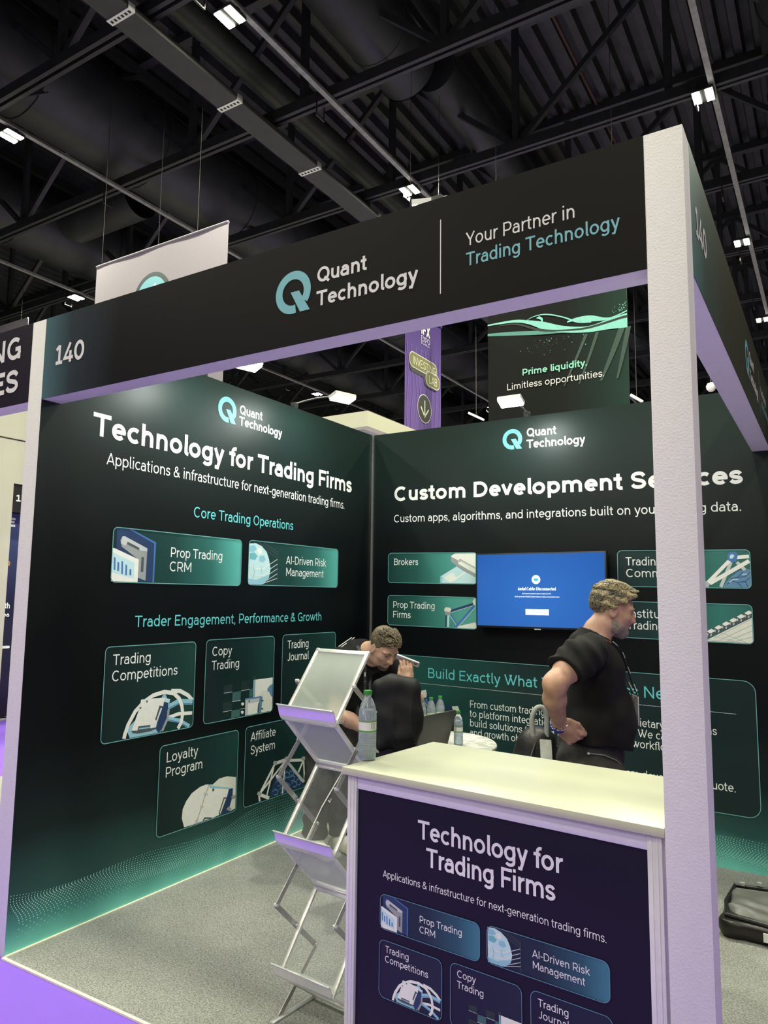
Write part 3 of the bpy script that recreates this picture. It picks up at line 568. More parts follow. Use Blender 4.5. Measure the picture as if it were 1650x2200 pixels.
counter_m = ramp_mat('navy_counter_print', 2, [(0, (.013, .010, .028)), (1.0, (.010, .008, .020))], .40, spec=.2)
cp = cbox('front_panel', (.052, .024, .075), (CLN-.052, .030, CZ-.072), counter_m)
for x in (.026, CLN-.032): cbox('side_panel', (x, .052, .05), (x+.006, CDP-(.055 if x < .5 else .21), CZ-.027), alu_white)
SC = Sheet(CA-cn*.024, cu, (0, 0, 1), cn)
ink_cw = mat('lilac_white_ink', (.78, .76, .82), .45)
lettering(SC, ct, 'title_lettering', [('Technology for', .309, .838, .825, .060), ('Trading Firms', .343, .755, .800, .060)], .115, ink_cw)
lettering(SC, ct, 'subtitle_lettering', [('Applications & infrastructure for next-generation trading firms.', .166, .682, .954, .0235)], .075, ink_cw)
card_n = ramp_mat('navy_wide_card_print', 0, [(0, (.010, .013, .030)), (.5, (.014, .028, .050)), (.8, (.025, .085, .13)), (1.0, (.05, .19, .27))], .38, coord='UV')
card_d = ramp_mat('navy_square_card_print', 0, [(0, (.011, .012, .030)), (1.0, (.013, .020, .040))], .38, coord='UV')
blue_line = mat('blue_outline_ink', (.10, .26, .36), .45)
for key, rc, m, rows, sc in [('crm', (.159, .515, .547, .628), card_n, [('Prop Trading', .318, .573, .483, .0215), ('CRM', .318, .541, .383, .0215)], .388),
    ('ai', (.573, .523, .960, .633), card_n, [('AI-Driven Risk', .724, .581, .902, .0215), ('Management', .724, .549, .888, .0215)], .381),
    ('comp', (.157, .297, .409, .480), card_d, [('Trading', .179, .441, .278, .0215), ('Competitions', .178, .410, .355, .0215)], .385),
    ('copy', (.441, .297, .690, .487), card_d, [('Copy', .463, .447, .532, .0215), ('Trading', .463, .415, .560, .0215)], .39),
    (None, (.718, .30, .965, .489), card_d, [('Trading', .740, .449, .837, .0215), ('Journal', .740, .417, .838, .0215)], .39)]:
    c = card(SC, ct, rc, m, key, scale=sc, rad=.022, line=.0010, lm=blue_line)
    lettering(SC, c, 'card_lettering', rows, .080, ink_cw)
# ------------------------------------------------------------------ hall roof
mb = MB(); x = -34.0; pts = []
while x < 22:
    pts += [(x, 11.62), (x+.13, 11.62), (x+.17, 11.46), (x+.30, 11.46)]; x += .34
n = len(pts)
mb.v = [(a, -24, z) for a, z in pts]+[(a, 40, z) for a, z in pts]
for i in range(n-1): mb.f.append((i, i+1, n+i+1, n+i)); mb.m.append(0)
structure(mb.build('ceiling', dark_deck), 'dark corrugated steel roof of the hall', 'roof')
wall_far_m = mat('dark_hall_wall', (.010, .010, .011), .8, var=.3, scale=1)
for nm, a, b in (('wall_far', (-40, 39.8, 0), (20, 40, 11.7)), ('wall_hall_left', (-40, -24, 0), (-39.8, 40, 11.7)), ('wall_hall_right', (19.8, -24, 0), (20, 40, 11.7)), ('wall_behind', (-40, -24, 0), (20, -23.8, 11.7))):
    mb = MB(); mb.box(a, b); structure(mb.build(nm, wall_far_m), 'dark outer wall of the hall', 'wall')
TR_Y = [.6, 3.09, 5.72, 8.6, 11.5, 14.4, 17.4, 20.6, 24, 28]
order = ['first', 'second', 'third', 'fourth', 'fifth', 'sixth', 'seventh', 'eighth', 'ninth', 'tenth']
X0, X1 = -26, 9
def truss(y, label):
    t = thing('roof_truss', label, 'truss', (X0, y, 9.0), group='black roof trusses')
    mb = MB()
    for dy in (-.055, .055):
        mb.box((X0, y+dy-.03, 9.03), (X1, y+dy+.03, 9.09)); mb.box((X0, y+dy-.008+(.022 if dy > 0 else -.022), 9.09), (X1, y+dy+.008+(.022 if dy > 0 else -.022), 9.20))
    mb.build('bottom_chord', black_steel, t)
    mb = MB(); mb.box((X0, y-.08, 11.28), (X1, y+.08, 11.44)); mb.build('top_chord', black_steel, t)
    mb = MB(); x = X0+.9; k = 0
    while x < X1-.2:
        mb.bar((x, y, 9.14), (x, y, 11.3), .10, .10); xn = x+2.42
        if k % 2 == 0: mb.bar((x, y, 9.14), (xn, y, 11.32), .09, .09)
        else: mb.bar((xn, y, 9.14), (x, y, 11.32), .09, .09)
        x = xn; k += 1
    mb.build('web', black_steel, t)
    x = X0+13.2
    while x < X1:
        mb = MB(); mb.box((x-.012, y-.10, 8.82), (x+.012, y-.088, 9.16)); mb.box((x-.012, y+.088, 8.82), (x+.012, y+.10, 9.16)); mb.box((x-.012, y-.10, 8.81), (x+.012, y+.10, 8.83)); x += 4.9
        mb.build('hanger', black_steel, t)
for y, o in zip(TR_Y, order): truss(y, 'black lattice roof truss, %s from the front of the hall view' % o)
# purlins and bracing along the hall
for i, x in enumerate((-12.2, -7.2, -2.2, 2.8)):
    mb = MB(); mb.bar((x, -6, 11.2), (x, 38, 11.2), .12, .2)
    for y in TR_Y[:6]: mb.bar((x, y, 9.15), (x+.02, y+2.6, 11.2), .07, .07)
    tag(mb.build('roof_brace', black_steel), 'slanting black brace run between trusses, %s from the left' % order[i], 'brace', 'roof braces')
def duct_round(name, label, x, z, r, y0, y1, m=None, ribs=0.):
    mb = MB(); prof = []; y = y0
    if ribs:
        while y < y1: prof += [(y, r), (y+ribs*.5, r*1.07)]; y += ribs
    else:
        while y < y1: prof += [(y, r), (min(y+2.35, y1), r), (min(y+2.36, y1), r*1.025), (min(y+2.42, y1), r*1.025)]; y += 2.43
    k = 24; base = 0
    for yy, rr in prof:
        for j in range(k): mb.v.append((x+rr*math.cos(2*PI*j/k), yy, z+rr*math.sin(2*PI*j/k)))
    for i in range(len(prof)-1):
        for j in range(k): mb.f.append((i*k+j, (i+1)*k+j, (i+1)*k+(j+1) % k, i*k+(j+1) % k)); mb.m.append(0)
    mb.f.append(tuple(range(k))); mb.m.append(0); mb.f.append(tuple((len(prof)-1)*k+j for j in range(k))[::-1]); mb.m.append(0)
    t = tag(mb.build(name, m or duct_m, smooth=True), label, 'duct')
    return t
duct_round('air_duct', 'widest round duct running left of the cable duct', -7.75, 10.25, .82, -6, 34)
duct_round('air_duct', 'round duct at the far left of the roof', -12.1, 10.2, .78, -6, 34)
duct_round('air_duct', 'round duct right of the lamp track, ending in an open collar', -2.35, 10.35, .52, -6, 4.6)
duct_round('air_duct', 'slimmer duct continuing behind the open collar', -2.0, 10.4, .36, 4.9, 34)
duct_round('flexible_hose', 'ribbed flexible air hose under the roof sheet', -4.05, 9.75, .19, .2, 9, ribs=.11)
duct_round('air_duct', 'dark duct at the right edge of the roof', 3.55, 10.45, .85, -6, 34)
mb = MB(); k = 24; xs = [-10.9, -10.85, -10.6, -8.50]; rsx = [.12, .3, .42, .42]
for xx, rr in zip(xs, rsx):
    for j in range(k): mb.v.append((xx, 4.3+rr*math.cos(2*PI*j/k), 9.75+rr*math.sin(2*PI*j/k)))
for i in range(3):
    for j in range(k): mb.f.append((i*k+j, i*k+(j+1) % k, (i+1)*k+(j+1) % k, (i+1)*k+j)); mb.m.append(0)
mb.f.append(tuple(range(k))[::-1]); mb.m.append(0)
tag(mb.build('air_duct', duct_m, smooth=True), 'short round branch duct with a rounded end under the widest duct', 'duct')
cdct = thing('cable_duct', 'grey rectangular cable duct crossing under the trusses', 'duct', (-4.0, -4, 8.62))
mb = MB(); mb.box((-4.2, -6, 8.84), (-3.81, 30, 8.92)); mb.build('casing', duct_lt, cdct)
for y in TR_Y:
    mb = MB(); mb.box((-4.05, y-.03, 8.92), (-3.96, y+.03, 9.03)); mb.build('hanger_block', black_steel, cdct)
for y in (.2, 2.15, 4.1, 6.05, 8.0, 9.95):
    mb = MB(); mb.box((-4.215, y, 8.828), (-3.795, y+.10, 8.93))
    for q in range(6): mb.box((-4.18+q*.065, y+.03, 8.825), (-4.145+q*.065, y+.07, 8.829), 1)
    mb.build('joint_flange', [alu, black_rub], cdct)

LX = [-12.4, -7.63, -2.9, 2.0]; LY = [1.03, 5.65, 10.77, 15.6, 20.4]
xname = {-12.4: 'far left', -7.63: 'left', -2.9: 'middle', 2.0: 'right'}
for x in LX:
    t = thing('lighting_track', 'thin grey lamp track along the %s lamp row' % xname[x], 'track', (x+.12, -6, 9.0), group='lamp tracks')
    mb = MB(); mb.box((x+.09, -6, 8.98), (x+.17, 34, 9.03)); mb.build('rail', track_m, t)
    mb = MB(); mb.tube([(x+.15+.03*math.sin(i), -6+i*.9, 9.00-.01*math.sin(i*1.9)) for i in range(40)], .009, 5); mb.build('cable', black_rub, t)
lamp0 = None
def lamp(x, y, label):
    global lamp0
    if lamp0 is None:
        t = lamp0 = thing('high_bay_lamp', label, 'lamp', (0, 0, 0), group='high bay lamps')
        mb = MB(); mb.box((-.15, -.15, 0), (.15, .15, .04)); mb.box((-.06, -.08, .04), (.06, .08, .055)); mb.build('housing', black_steel, t, world=False, bevel=.006)
        for sx in (-.142, .032):
            mb = MB()
            for q in range(5): mb.box((sx+.006, -.14+q*.057, -.014), (sx+.104, -.14+q*.057+.050, -.001))
            mb.build('lens_panel', lens_m, t, world=False)
        mb = MB(); mb.bar((.13, 0, .03), (.13, 0, .058), .05, .05); mb.build('bracket', black_steel, t, world=False)
    else:
        t = copy_tree(lamp0); t['label'] = label
    t.location = (x, y, 8.92); t.matrix_basis = Matrix.Translation((x, y, 8.92)); 
    ld = area_light('lamp_beam', (x, y, 8.90), (x, y, 0), .36, .36, LAMP_W, LAMP_RGB)
    ld.parent = t; ld.location = (0, 0, -.03)
yname = ['nearest', 'second', 'third', 'fourth', 'farthest']
for x in LX:
    for j, y in enumerate(LY):
        lamp(x, y, 'twin panel high bay lamp, %s on the %s lamp track' % (yname[j], xname[x]))
red = mat('red_sprinkler_pipe', (.16, .02, .02), .5)
mb = MB(); mb.tube([(-.6, 24.5, 9.35), (9, 24.5, 9.35)], .05, 8); mb.tube([(1.5, 24.5, 9.35), (1.5, 24.5, 11.44)], .04, 8)
tag(mb.build('sprinkler_pipe', red), 'red sprinkler pipe far behind on the right', 'pipe')
mb = MB(); mb.tube([(-.35, 2.6, 11.41), (-.30, 6, 11.41), (-.25, 14, 11.41)], .03, 8); tag(mb.build('sprinkler_pipe', mat('brown_pipe', (.05, .02, .018), .5)), 'thin brown sprinkler pipe under the roof sheet', 'pipe')

def tube_lamp(p, q, label):
    t = thing('tube_lamp', label, 'lamp', p, group='tube lamps far behind')
    mb = MB(); mb.bar(p, q, .10, .05); mb.build('diffuser', mat('pale_tube_diffuser', (.6, .6, .58), .5, emit=(1, .98, .9), estr=.35), t)
    m_ = (Vector(p)+Vector(q))/2; mb = MB(); mb.tube([m_, m_+Vector((0, 0, 11.55-m_.z))], .006, 5); mb.build('suspension_wire', black_steel, t)
tube_lamp((-4.70, 12, 6.46), (-4.30, 12.05, 6.24), 'small pale tube lamp hanging beside the purple banner')
tube_lamp((-.57, 12, 6.38), (-.31, 12.05, 6.19), 'small pale tube lamp hanging right of the dark green banner')
dm = thing('dome_camera', 'white dome camera hanging behind the right corner post', 'camera', (1.53, 9, 5.42))
mb = MB(); mb.lathe([(.0, -.085), (.045, -.075), (.08, -.03), (.085, .02), (.06, .07), (.02, .085)], 20, c=(1.53, 9, 5.50)); mb.build('dome', white_paint, dm, smooth=True)
mb = MB(); mb.tube([(1.53, 9, 5.58), (1.53, 9, 11.55)], .012, 6); mb.build('drop_pole', black_steel, dm)
# ------------------------------------------------------------------ hanging banners
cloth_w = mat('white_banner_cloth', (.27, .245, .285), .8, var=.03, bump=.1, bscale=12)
def banner(name, label, o, u, wd, z0, z1, m, drops):
    t = thing(name, label, 'banner', (o[0], o[1], z0))
    u = Vector(u); n = Vector((u.y, -u.x, 0)); mb = MB(); k = 14
    for i in range(k+1):
        a = wd*i/k
        for z in (z0, z1):
            q = Vector(o)+u*a+n*.006*math.sin(a*5); mb.v.append((q.x, q.y, z))
    for i in range(k):
        mb.f.append((2*i, 2*i+2, 2*i+3, 2*i+1)); mb.m.append(0)
    # back face one centimetre behind
    kk = len(mb.v)
    for v in list(mb.v): mb.v.append((v[0]-n.x*.012, v[1]-n.y*.012, v[2]))
    for i in range(k): mb.f.append((kk+2*i+1, kk+2*i+3, kk+2*i+2, kk+2*i)); mb.m.append(0)
    for i in range(k): mb.f.append((2*i+1, 2*i+3, kk+2*i+3, kk+2*i+1)); mb.m.append(0); mb.f.append((2*i, kk+2*i, kk+2*i+2, 2*i+2)); mb.m.append(0)
    mb.f.append((0, 1, kk+1, kk)); mb.m.append(0); mb.f.append((2*k+1, 2*k, kk+2*k, kk+2*k+1)); mb.m.append(0)
    mb.build('cloth', m, t, smooth=False)
    p = Vector(o); q = p+u*wd; mb = MB(); mb.tube([(p.x, p.y, z1), (q.x, q.y, z1)], .022, 8); mb.build('top_rod', m, t)
    for a in drops:
        q = p+u*a; mb = MB(); mb.tube([(q.x, q.y, z1), (q.x, q.y, 11.55)], .004, 5, cap=False); mb.build('suspension_wire', black_steel, t)
    return t, Sheet((p.x, p.y, 0), u, (0, 0, 1), n)
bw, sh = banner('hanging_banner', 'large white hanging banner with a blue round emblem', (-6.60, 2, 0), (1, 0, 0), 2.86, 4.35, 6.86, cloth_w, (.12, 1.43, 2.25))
def disc(sh, par, name, a, b, r, m, off, n=40, ry=None):
    P = arc(a, b, r, ry or r, 0, 360-360/n, n); mb = MB(); mb.add([sh.p(x, y, off) for x, y in P], [tuple(range(len(P)))]); return mb.build(name, m, par)
disc(sh, bw, 'emblem', 1.345, 6.06, .40, mat('dark_emblem_ink', (.015, .035, .045), .6), .012)
disc(sh, bw, 'emblem', 1.345, 6.06, .33, ink_teal2, .014)
mb = MB(); P = [(1.10, 6.0), (1.26, 6.22), (1.31, 6.14), (1.42, 6.28), (1.60, 6.0)]; mb.add([sh.p(a, b, .016) for a, b in P[::-1]], [tuple(range(5))]); mb.build('emblem', ink_w, bw)
pur = ramp_mat('purple_banner_print', 2, [(0, (.19, .115, .37)), (1.3, (.14, .09, .32)), (2.4, (.075, .04, .20))], .75, spec=.15)
bpz, sh = banner('hanging_banner', 'narrow purple hanging banner with INVESTING LAB and an arrow', (-2, 4.0, 0), (0, 1, 0), 1.15, 3.6, 6.02, pur, (.1, 1.05))
pat = MB()
for i in range(9):
    q = [(.05+.13*i+.03*math.sin(t*.9+i), 3.65+t*.15) for t in range(13)]; strip(pat, q, .006, lambda a, b: sh.p(a, b, .010))
pat.build('line_pattern', mat('violet_pattern_ink', (.22, .12, .42), .75), bpz)
olive = mat('olive_ink', (.17, .16, .035), .6); dk = mat('dark_ink', (.018, .018, .014), .6); cream_i = mat('cream_ink', (.78, .80, .62), .6); pale_p = mat('pale_ink', (.70, .66, .72), .6)
def pill(sh, par, x0, y0, x1, y1, r, m, off, name='pill_sign'):
    P = rrect(x0, y0, x1, y1, r); mb = MB(); mb.add([sh.p(a, b, off) for a, b in P], [tuple(range(len(P)))]); return mb.build(name, m, par)
pill(sh, bpz, .09, 5.02, .62, 5.22, .10, dk, .012); pill(sh, bpz, .56, 4.90, 1.02, 5.08, .09, dk, .012)
pill(sh, bpz, .085, 5.09, .985, 5.335, .115, pale_p, .013); pill(sh, bpz, .098, 5.103, .972, 5.322, .105, olive, .014)
lettering(sh, bpz, 'sign_lettering', [('INVESTING', .185, 5.145, .935, .125)], .075, cream_i, .0165)
pill(sh, bpz, .60, 4.92, 1.075, 5.165, .115, pale_p, .0145); pill(sh, bpz, .613, 4.933, 1.062, 5.152, .105, olive, .0155)
lettering(sh, bpz, 'sign_lettering', [('LAB', .70, 4.975, .985, .125)], .075, cream_i, .0175)
disc(sh, bpz, 'arrow_disc', .575, 4.53, .225, pale_p, .012); disc(sh, bpz, 'arrow_disc', .575, 4.53, .212, dk, .0135)
mb = MB(); 
for q in ([(.575, 4.66), (.575, 4.405)], [(.45, 4.54), (.575, 4.405), (.70, 4.54)]): strip(mb, q, .014, lambda a, b: sh.p(a, b, .016))
mb.build('arrow', cream_i, bpz)
lettering(sh, bpz, 'sign_lettering', [('EXPO', .445, 5.585, .735, .09)], .06, ink_off, .0135)
lettering(sh, bpz, 'sign_lettering', [('iFX', .445, 5.70, .735, .17)], .14, ink_off, .0135)
lettering(sh, bpz, 'sign_lettering', [('D U B A I', .445, 5.54, .735, .028)], .10, ink_off, .0135)
gb = ramp_mat('dark_green_banner_print', 0, [(0, (.009, .010, .010)), (1.2, (.009, .011, .010)), (1.7, (.013, .024, .020)), (2.1, (.018, .042, .034))], .7, spec=.12)
bg, sh = banner('hanging_banner', 'large dark hanging banner reading Prime liquidity with a green wave', (-1.11, 5, 0), (1, 0, 0), 2.10, 3.9, 6.35, gb, (.15, 1.95))
aq = mat('aqua_wave_ink', (.22, .60, .52), .6); aq2 = mat('deep_aqua_ink', (.08, .26, .22), .6); gdk = mat('wave_dark_ink', (.012, .02, .018), .6)
ray_ink = mat('light_ray_ink', (.030, .062, .052), .6)
def band(top, bot, mi, off):
    a = spline(top, 6); b = spline(bot, 6)
    n = min(len(a), len(b))
    mb = MB()
    for i in range(n-1): mb.add([sh.p(*b[i], off), sh.p(*b[i+1], off), sh.p(*a[i+1], off), sh.p(*a[i], off)], [(0, 1, 2, 3)])
    mb.build('wave_band', [aq, aq2, gdk, ray_ink][mi], bg)
band([(.0, 5.845), (.42, 5.84), (.66, 5.79), (.9, 5.72), (1.2, 5.60), (1.55, 5.53), (1.85, 5.58), (2.10, 5.62)], [(.0, 5.825), (.42, 5.80), (.66, 5.73), (.9, 5.60), (1.2, 5.50), (1.55, 5.44), (1.85, 5.43), (2.10, 5.41)], 0, .013)
band([(.2, 5.80), (.5, 5.77), (.8, 5.64), (1.1, 5.56), (1.5, 5.52), (1.8, 5.55), (2.0, 5.58), (2.10, 5.59)], [(.2, 5.79), (.5, 5.74), (.8, 5.60), (1.1, 5.535), (1.5, 5.49), (1.8, 5.515), (2.0, 5.545), (2.10, 5.55)], 2, .014)
band([(.62, 5.79), (.72, 5.83), (.85, 5.845), (1.0, 5.82), (1.2, 5.74), (1.4, 5.64), (1.6, 5.60)], [(.62, 5.785), (.72, 5.82), (.85, 5.83), (1.0, 5.80), (1.2, 5.72), (1.4, 5.61), (1.6, 5.575)], 0, .0145)
band([(.78, 5.80), (.84, 5.77), (.86, 5.74), (.82, 5.72), (.75, 5.70)], [(.83, 5.82), (.88, 5.78), (.88, 5.72), (.82, 5.69), (.74, 5.69)], 0, .015)
band([(1.25, 5.66), (1.4, 5.69), (1.6, 5.68), (1.85, 5.60), (2.10, 5.66)], [(1.25, 5.64), (1.4, 5.64), (1.6, 5.59), (1.85, 5.575), (2.10, 5.64)], 0, .0142)
band([(.0, 5.70), (.4, 5.66), (.8, 5.60), (1.1, 5.545), (1.3, 5.50)], [(.0, 5.66), (.4, 5.60), (.8, 5.54), (1.1, 5.51), (1.3, 5.49)], 1, .0125)
for x0, x1, wdt in ((1.50, 1.18, .05), (1.66, 1.40, .05), (1.98, 1.70, .09), (2.08, 1.93, .07)):
    band([(x0, 5.42), ((x0+x1)/2, 5.05), (x1, 4.7)], [(x0+wdt, 5.42), ((x0+x1)/2+wdt*.8, 5.05), (x1+wdt*.4, 4.7)], 3, .0118)
rng = random.Random(3); mb = MB()
for i in range(110):
    a = rng.gauss(1.0, .25); b = 5.46-abs(rng.gauss(0, .1))*(.5+rng.random()); r = .002+.006*rng.random()**3
    if i > 60: a = 2.09-abs(rng.gauss(0, .10)); b = 5.66+abs(rng.gauss(0, .06)); r *= 1.3
    mb.add([sh.p(min(2.09, max(.01, a+dx)), b+dy, .0155) for dx, dy in ((-r, 0), (0, -r), (r, 0), (0, r))], [(0, 1, 2, 3)], 0)
mb.build('spray_dots', aq, bg)
lettering(sh, bg, 'sign_lettering', [('Prime liquidity.', .548, 4.95, 1.531, .100)], .125, mat('mint_ink', (.25, .62, .48), .6), .016)
lettering(sh, bg, 'sign_lettering', [('Limitless opportunities.', .304, 4.757, 1.774, .100)], .085, ink_off, .016)
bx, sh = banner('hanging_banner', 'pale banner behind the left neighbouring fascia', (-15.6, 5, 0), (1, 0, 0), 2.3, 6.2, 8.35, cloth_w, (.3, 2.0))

# ------------------------------------------------------------------ neighbouring booths
cream_wall = mat('cream_booth_wall', (.80, .80, .60), .6, var=.02, scale=3)
nf = thing('fascia_board', 'dark fascia of the neighbouring booth at the left edge, ending in NG and ES', 'sign board', (-3.1, -D, H-HF+.002))
mb = MB(); mb.box((-3.1, -D+.003, H-HF), (-.1135, -D+TS, H)); mb.build('board', white_paint, nf)
mb = MB(); mb.box((-3.1, -D, H-HF), (-.1135, -D+.0025, H)); mb.build('printed_face', mat('neighbour_fascia_print', (.012, .008, .018), .5, spec=.2), nf)
lettering(SF, nf, 'sign_lettering', [('N', -.485, 2.832, -.335, .116), ('G', -.333, 2.832, -.198, .116), ('E', -.455, 2.658, -.325, .116), ('S', -.328, 2.658, -.205, .116)], .125, ink_off)
cream_far = mat('cream_far_wall', (.47, .47, .38), .6, var=.02, scale=3)
far = thing('display_booth', 'cream topped navy booth across the aisle at the far left', 'booth', (-6.0, .3, 0))
mb = MB(); mb.box((-6.12, -3.0, 3.09), (-6.0, 3.2, 3.68)); mb.box((-6.15, -3.0, 3.68), (-6.0, 3.2, 4.3)); mb.build('fascia', cream_far, far)
mb = MB(); mb.box((-6.0, -3, 3.675), (-5.995, 3.2, 3.69)); mb.build('fascia_joint', black_rub, far)
mb = MB(); mb.box((-6.10, .20, 0), (-6.0, .50, 3.09)); mb.build('column', cream_far, far)
mb = MB(); mb.box((-6.08, .502, 2.71), (-6.02, 3.2, 3.085)); mb.build('header', black_rub, far)
SN = Sheet((-6.018, 0, 0), (0, 1, 0), (0, 0, 1), (1, 0, 0))
lettering(SN, far, 'sign_lettering', [('1', .545, 2.86, .625, .085)], .11, ink_w)
navy_wall = ramp_mat('navy_booth_wall', 2, [(0, (.015, .012, .03)), (1.6, (.012, .014, .045)), (2.7, (.05, .07, .20))], .4)
mb = MB(); mb.box((-6.3, -3, 0), (-6.2, 3.2, 2.71)); mb.build('back_panel', navy_wall, far)
SN2 = Sheet((-6.198, .02, 0), (0, 1, 0), (0, 0, 1), (1, 0, 0))
lettering(SN2, far, 'sign_lettering', [('E', .545, 2.53, .66, .12)], .16, ink_w)
lettering(SN2, far, 'sign_lettering', [('uth', .54, 1.43, .665, .075), ('rea', .54, 1.32, .665, .055)], .12, ink_w)
lettering(SN2, far, 'sign_lettering', [('R', .555, 2.0, .63, .06)], .14, mat('orange_ink', (.6, .24, .03), .5))
mb = MB(); P = rrect(.56, .90, .70, .935, .017); mb.add([SN2.p(a, b, .003) for a, b in P], [tuple(range(len(P)))]); mb.build('pill_sign', ink_w, far)
tb = thing('side_table', 'small table with a pale blue top far away at the left edge', 'table', (-5.55, .66, 0))
mb = MB(); mb.lathe([(.0, .60), (.33, .60), (.34, .615), (.33, .63), (.0, .63)], 28, c=(-5.55, .74, 0)); mb.build('tabletop', mat('pale_blue_top', (.35, .45, .52), .4), tb)
for k in range(4):
    a = PI/4+k*PI/2; mb = MB(); mb.tube([(-5.55+.10*math.cos(a), .74+.10*math.sin(a), .60), (-5.55+.26*math.cos(a), .74+.26*math.sin(a), 0)], .010, 8); mb.build('leg', steel, tb)
nb = thing('fascia_board', 'cream fascia corner of the booth behind the left wall', 'sign board', (-.3, .32, 3.15), group=None)
mb = MB(); mb.box((-2.6, .30, 3.175), (-.253, .40, 3.318)); mb.build('board', cream_wall, nb)
mb = MB(); mb.box((-.353, .40, 3.175), (-.253, 2.2, 3.318)); mb.build('board', cream_wall, nb)
mb = MB(); mb.box((-2.6, .40, 3.17), (-.36, 2.2, 3.176)); mb.build('soffit', mat('grey_soffit', (.45, .45, .47), .7), nb)
mb = MB(); mb.box((-.353, 1.9, 0), (-.253, 2.2, 3.17)); mb.build('post', cream_wall, nb)
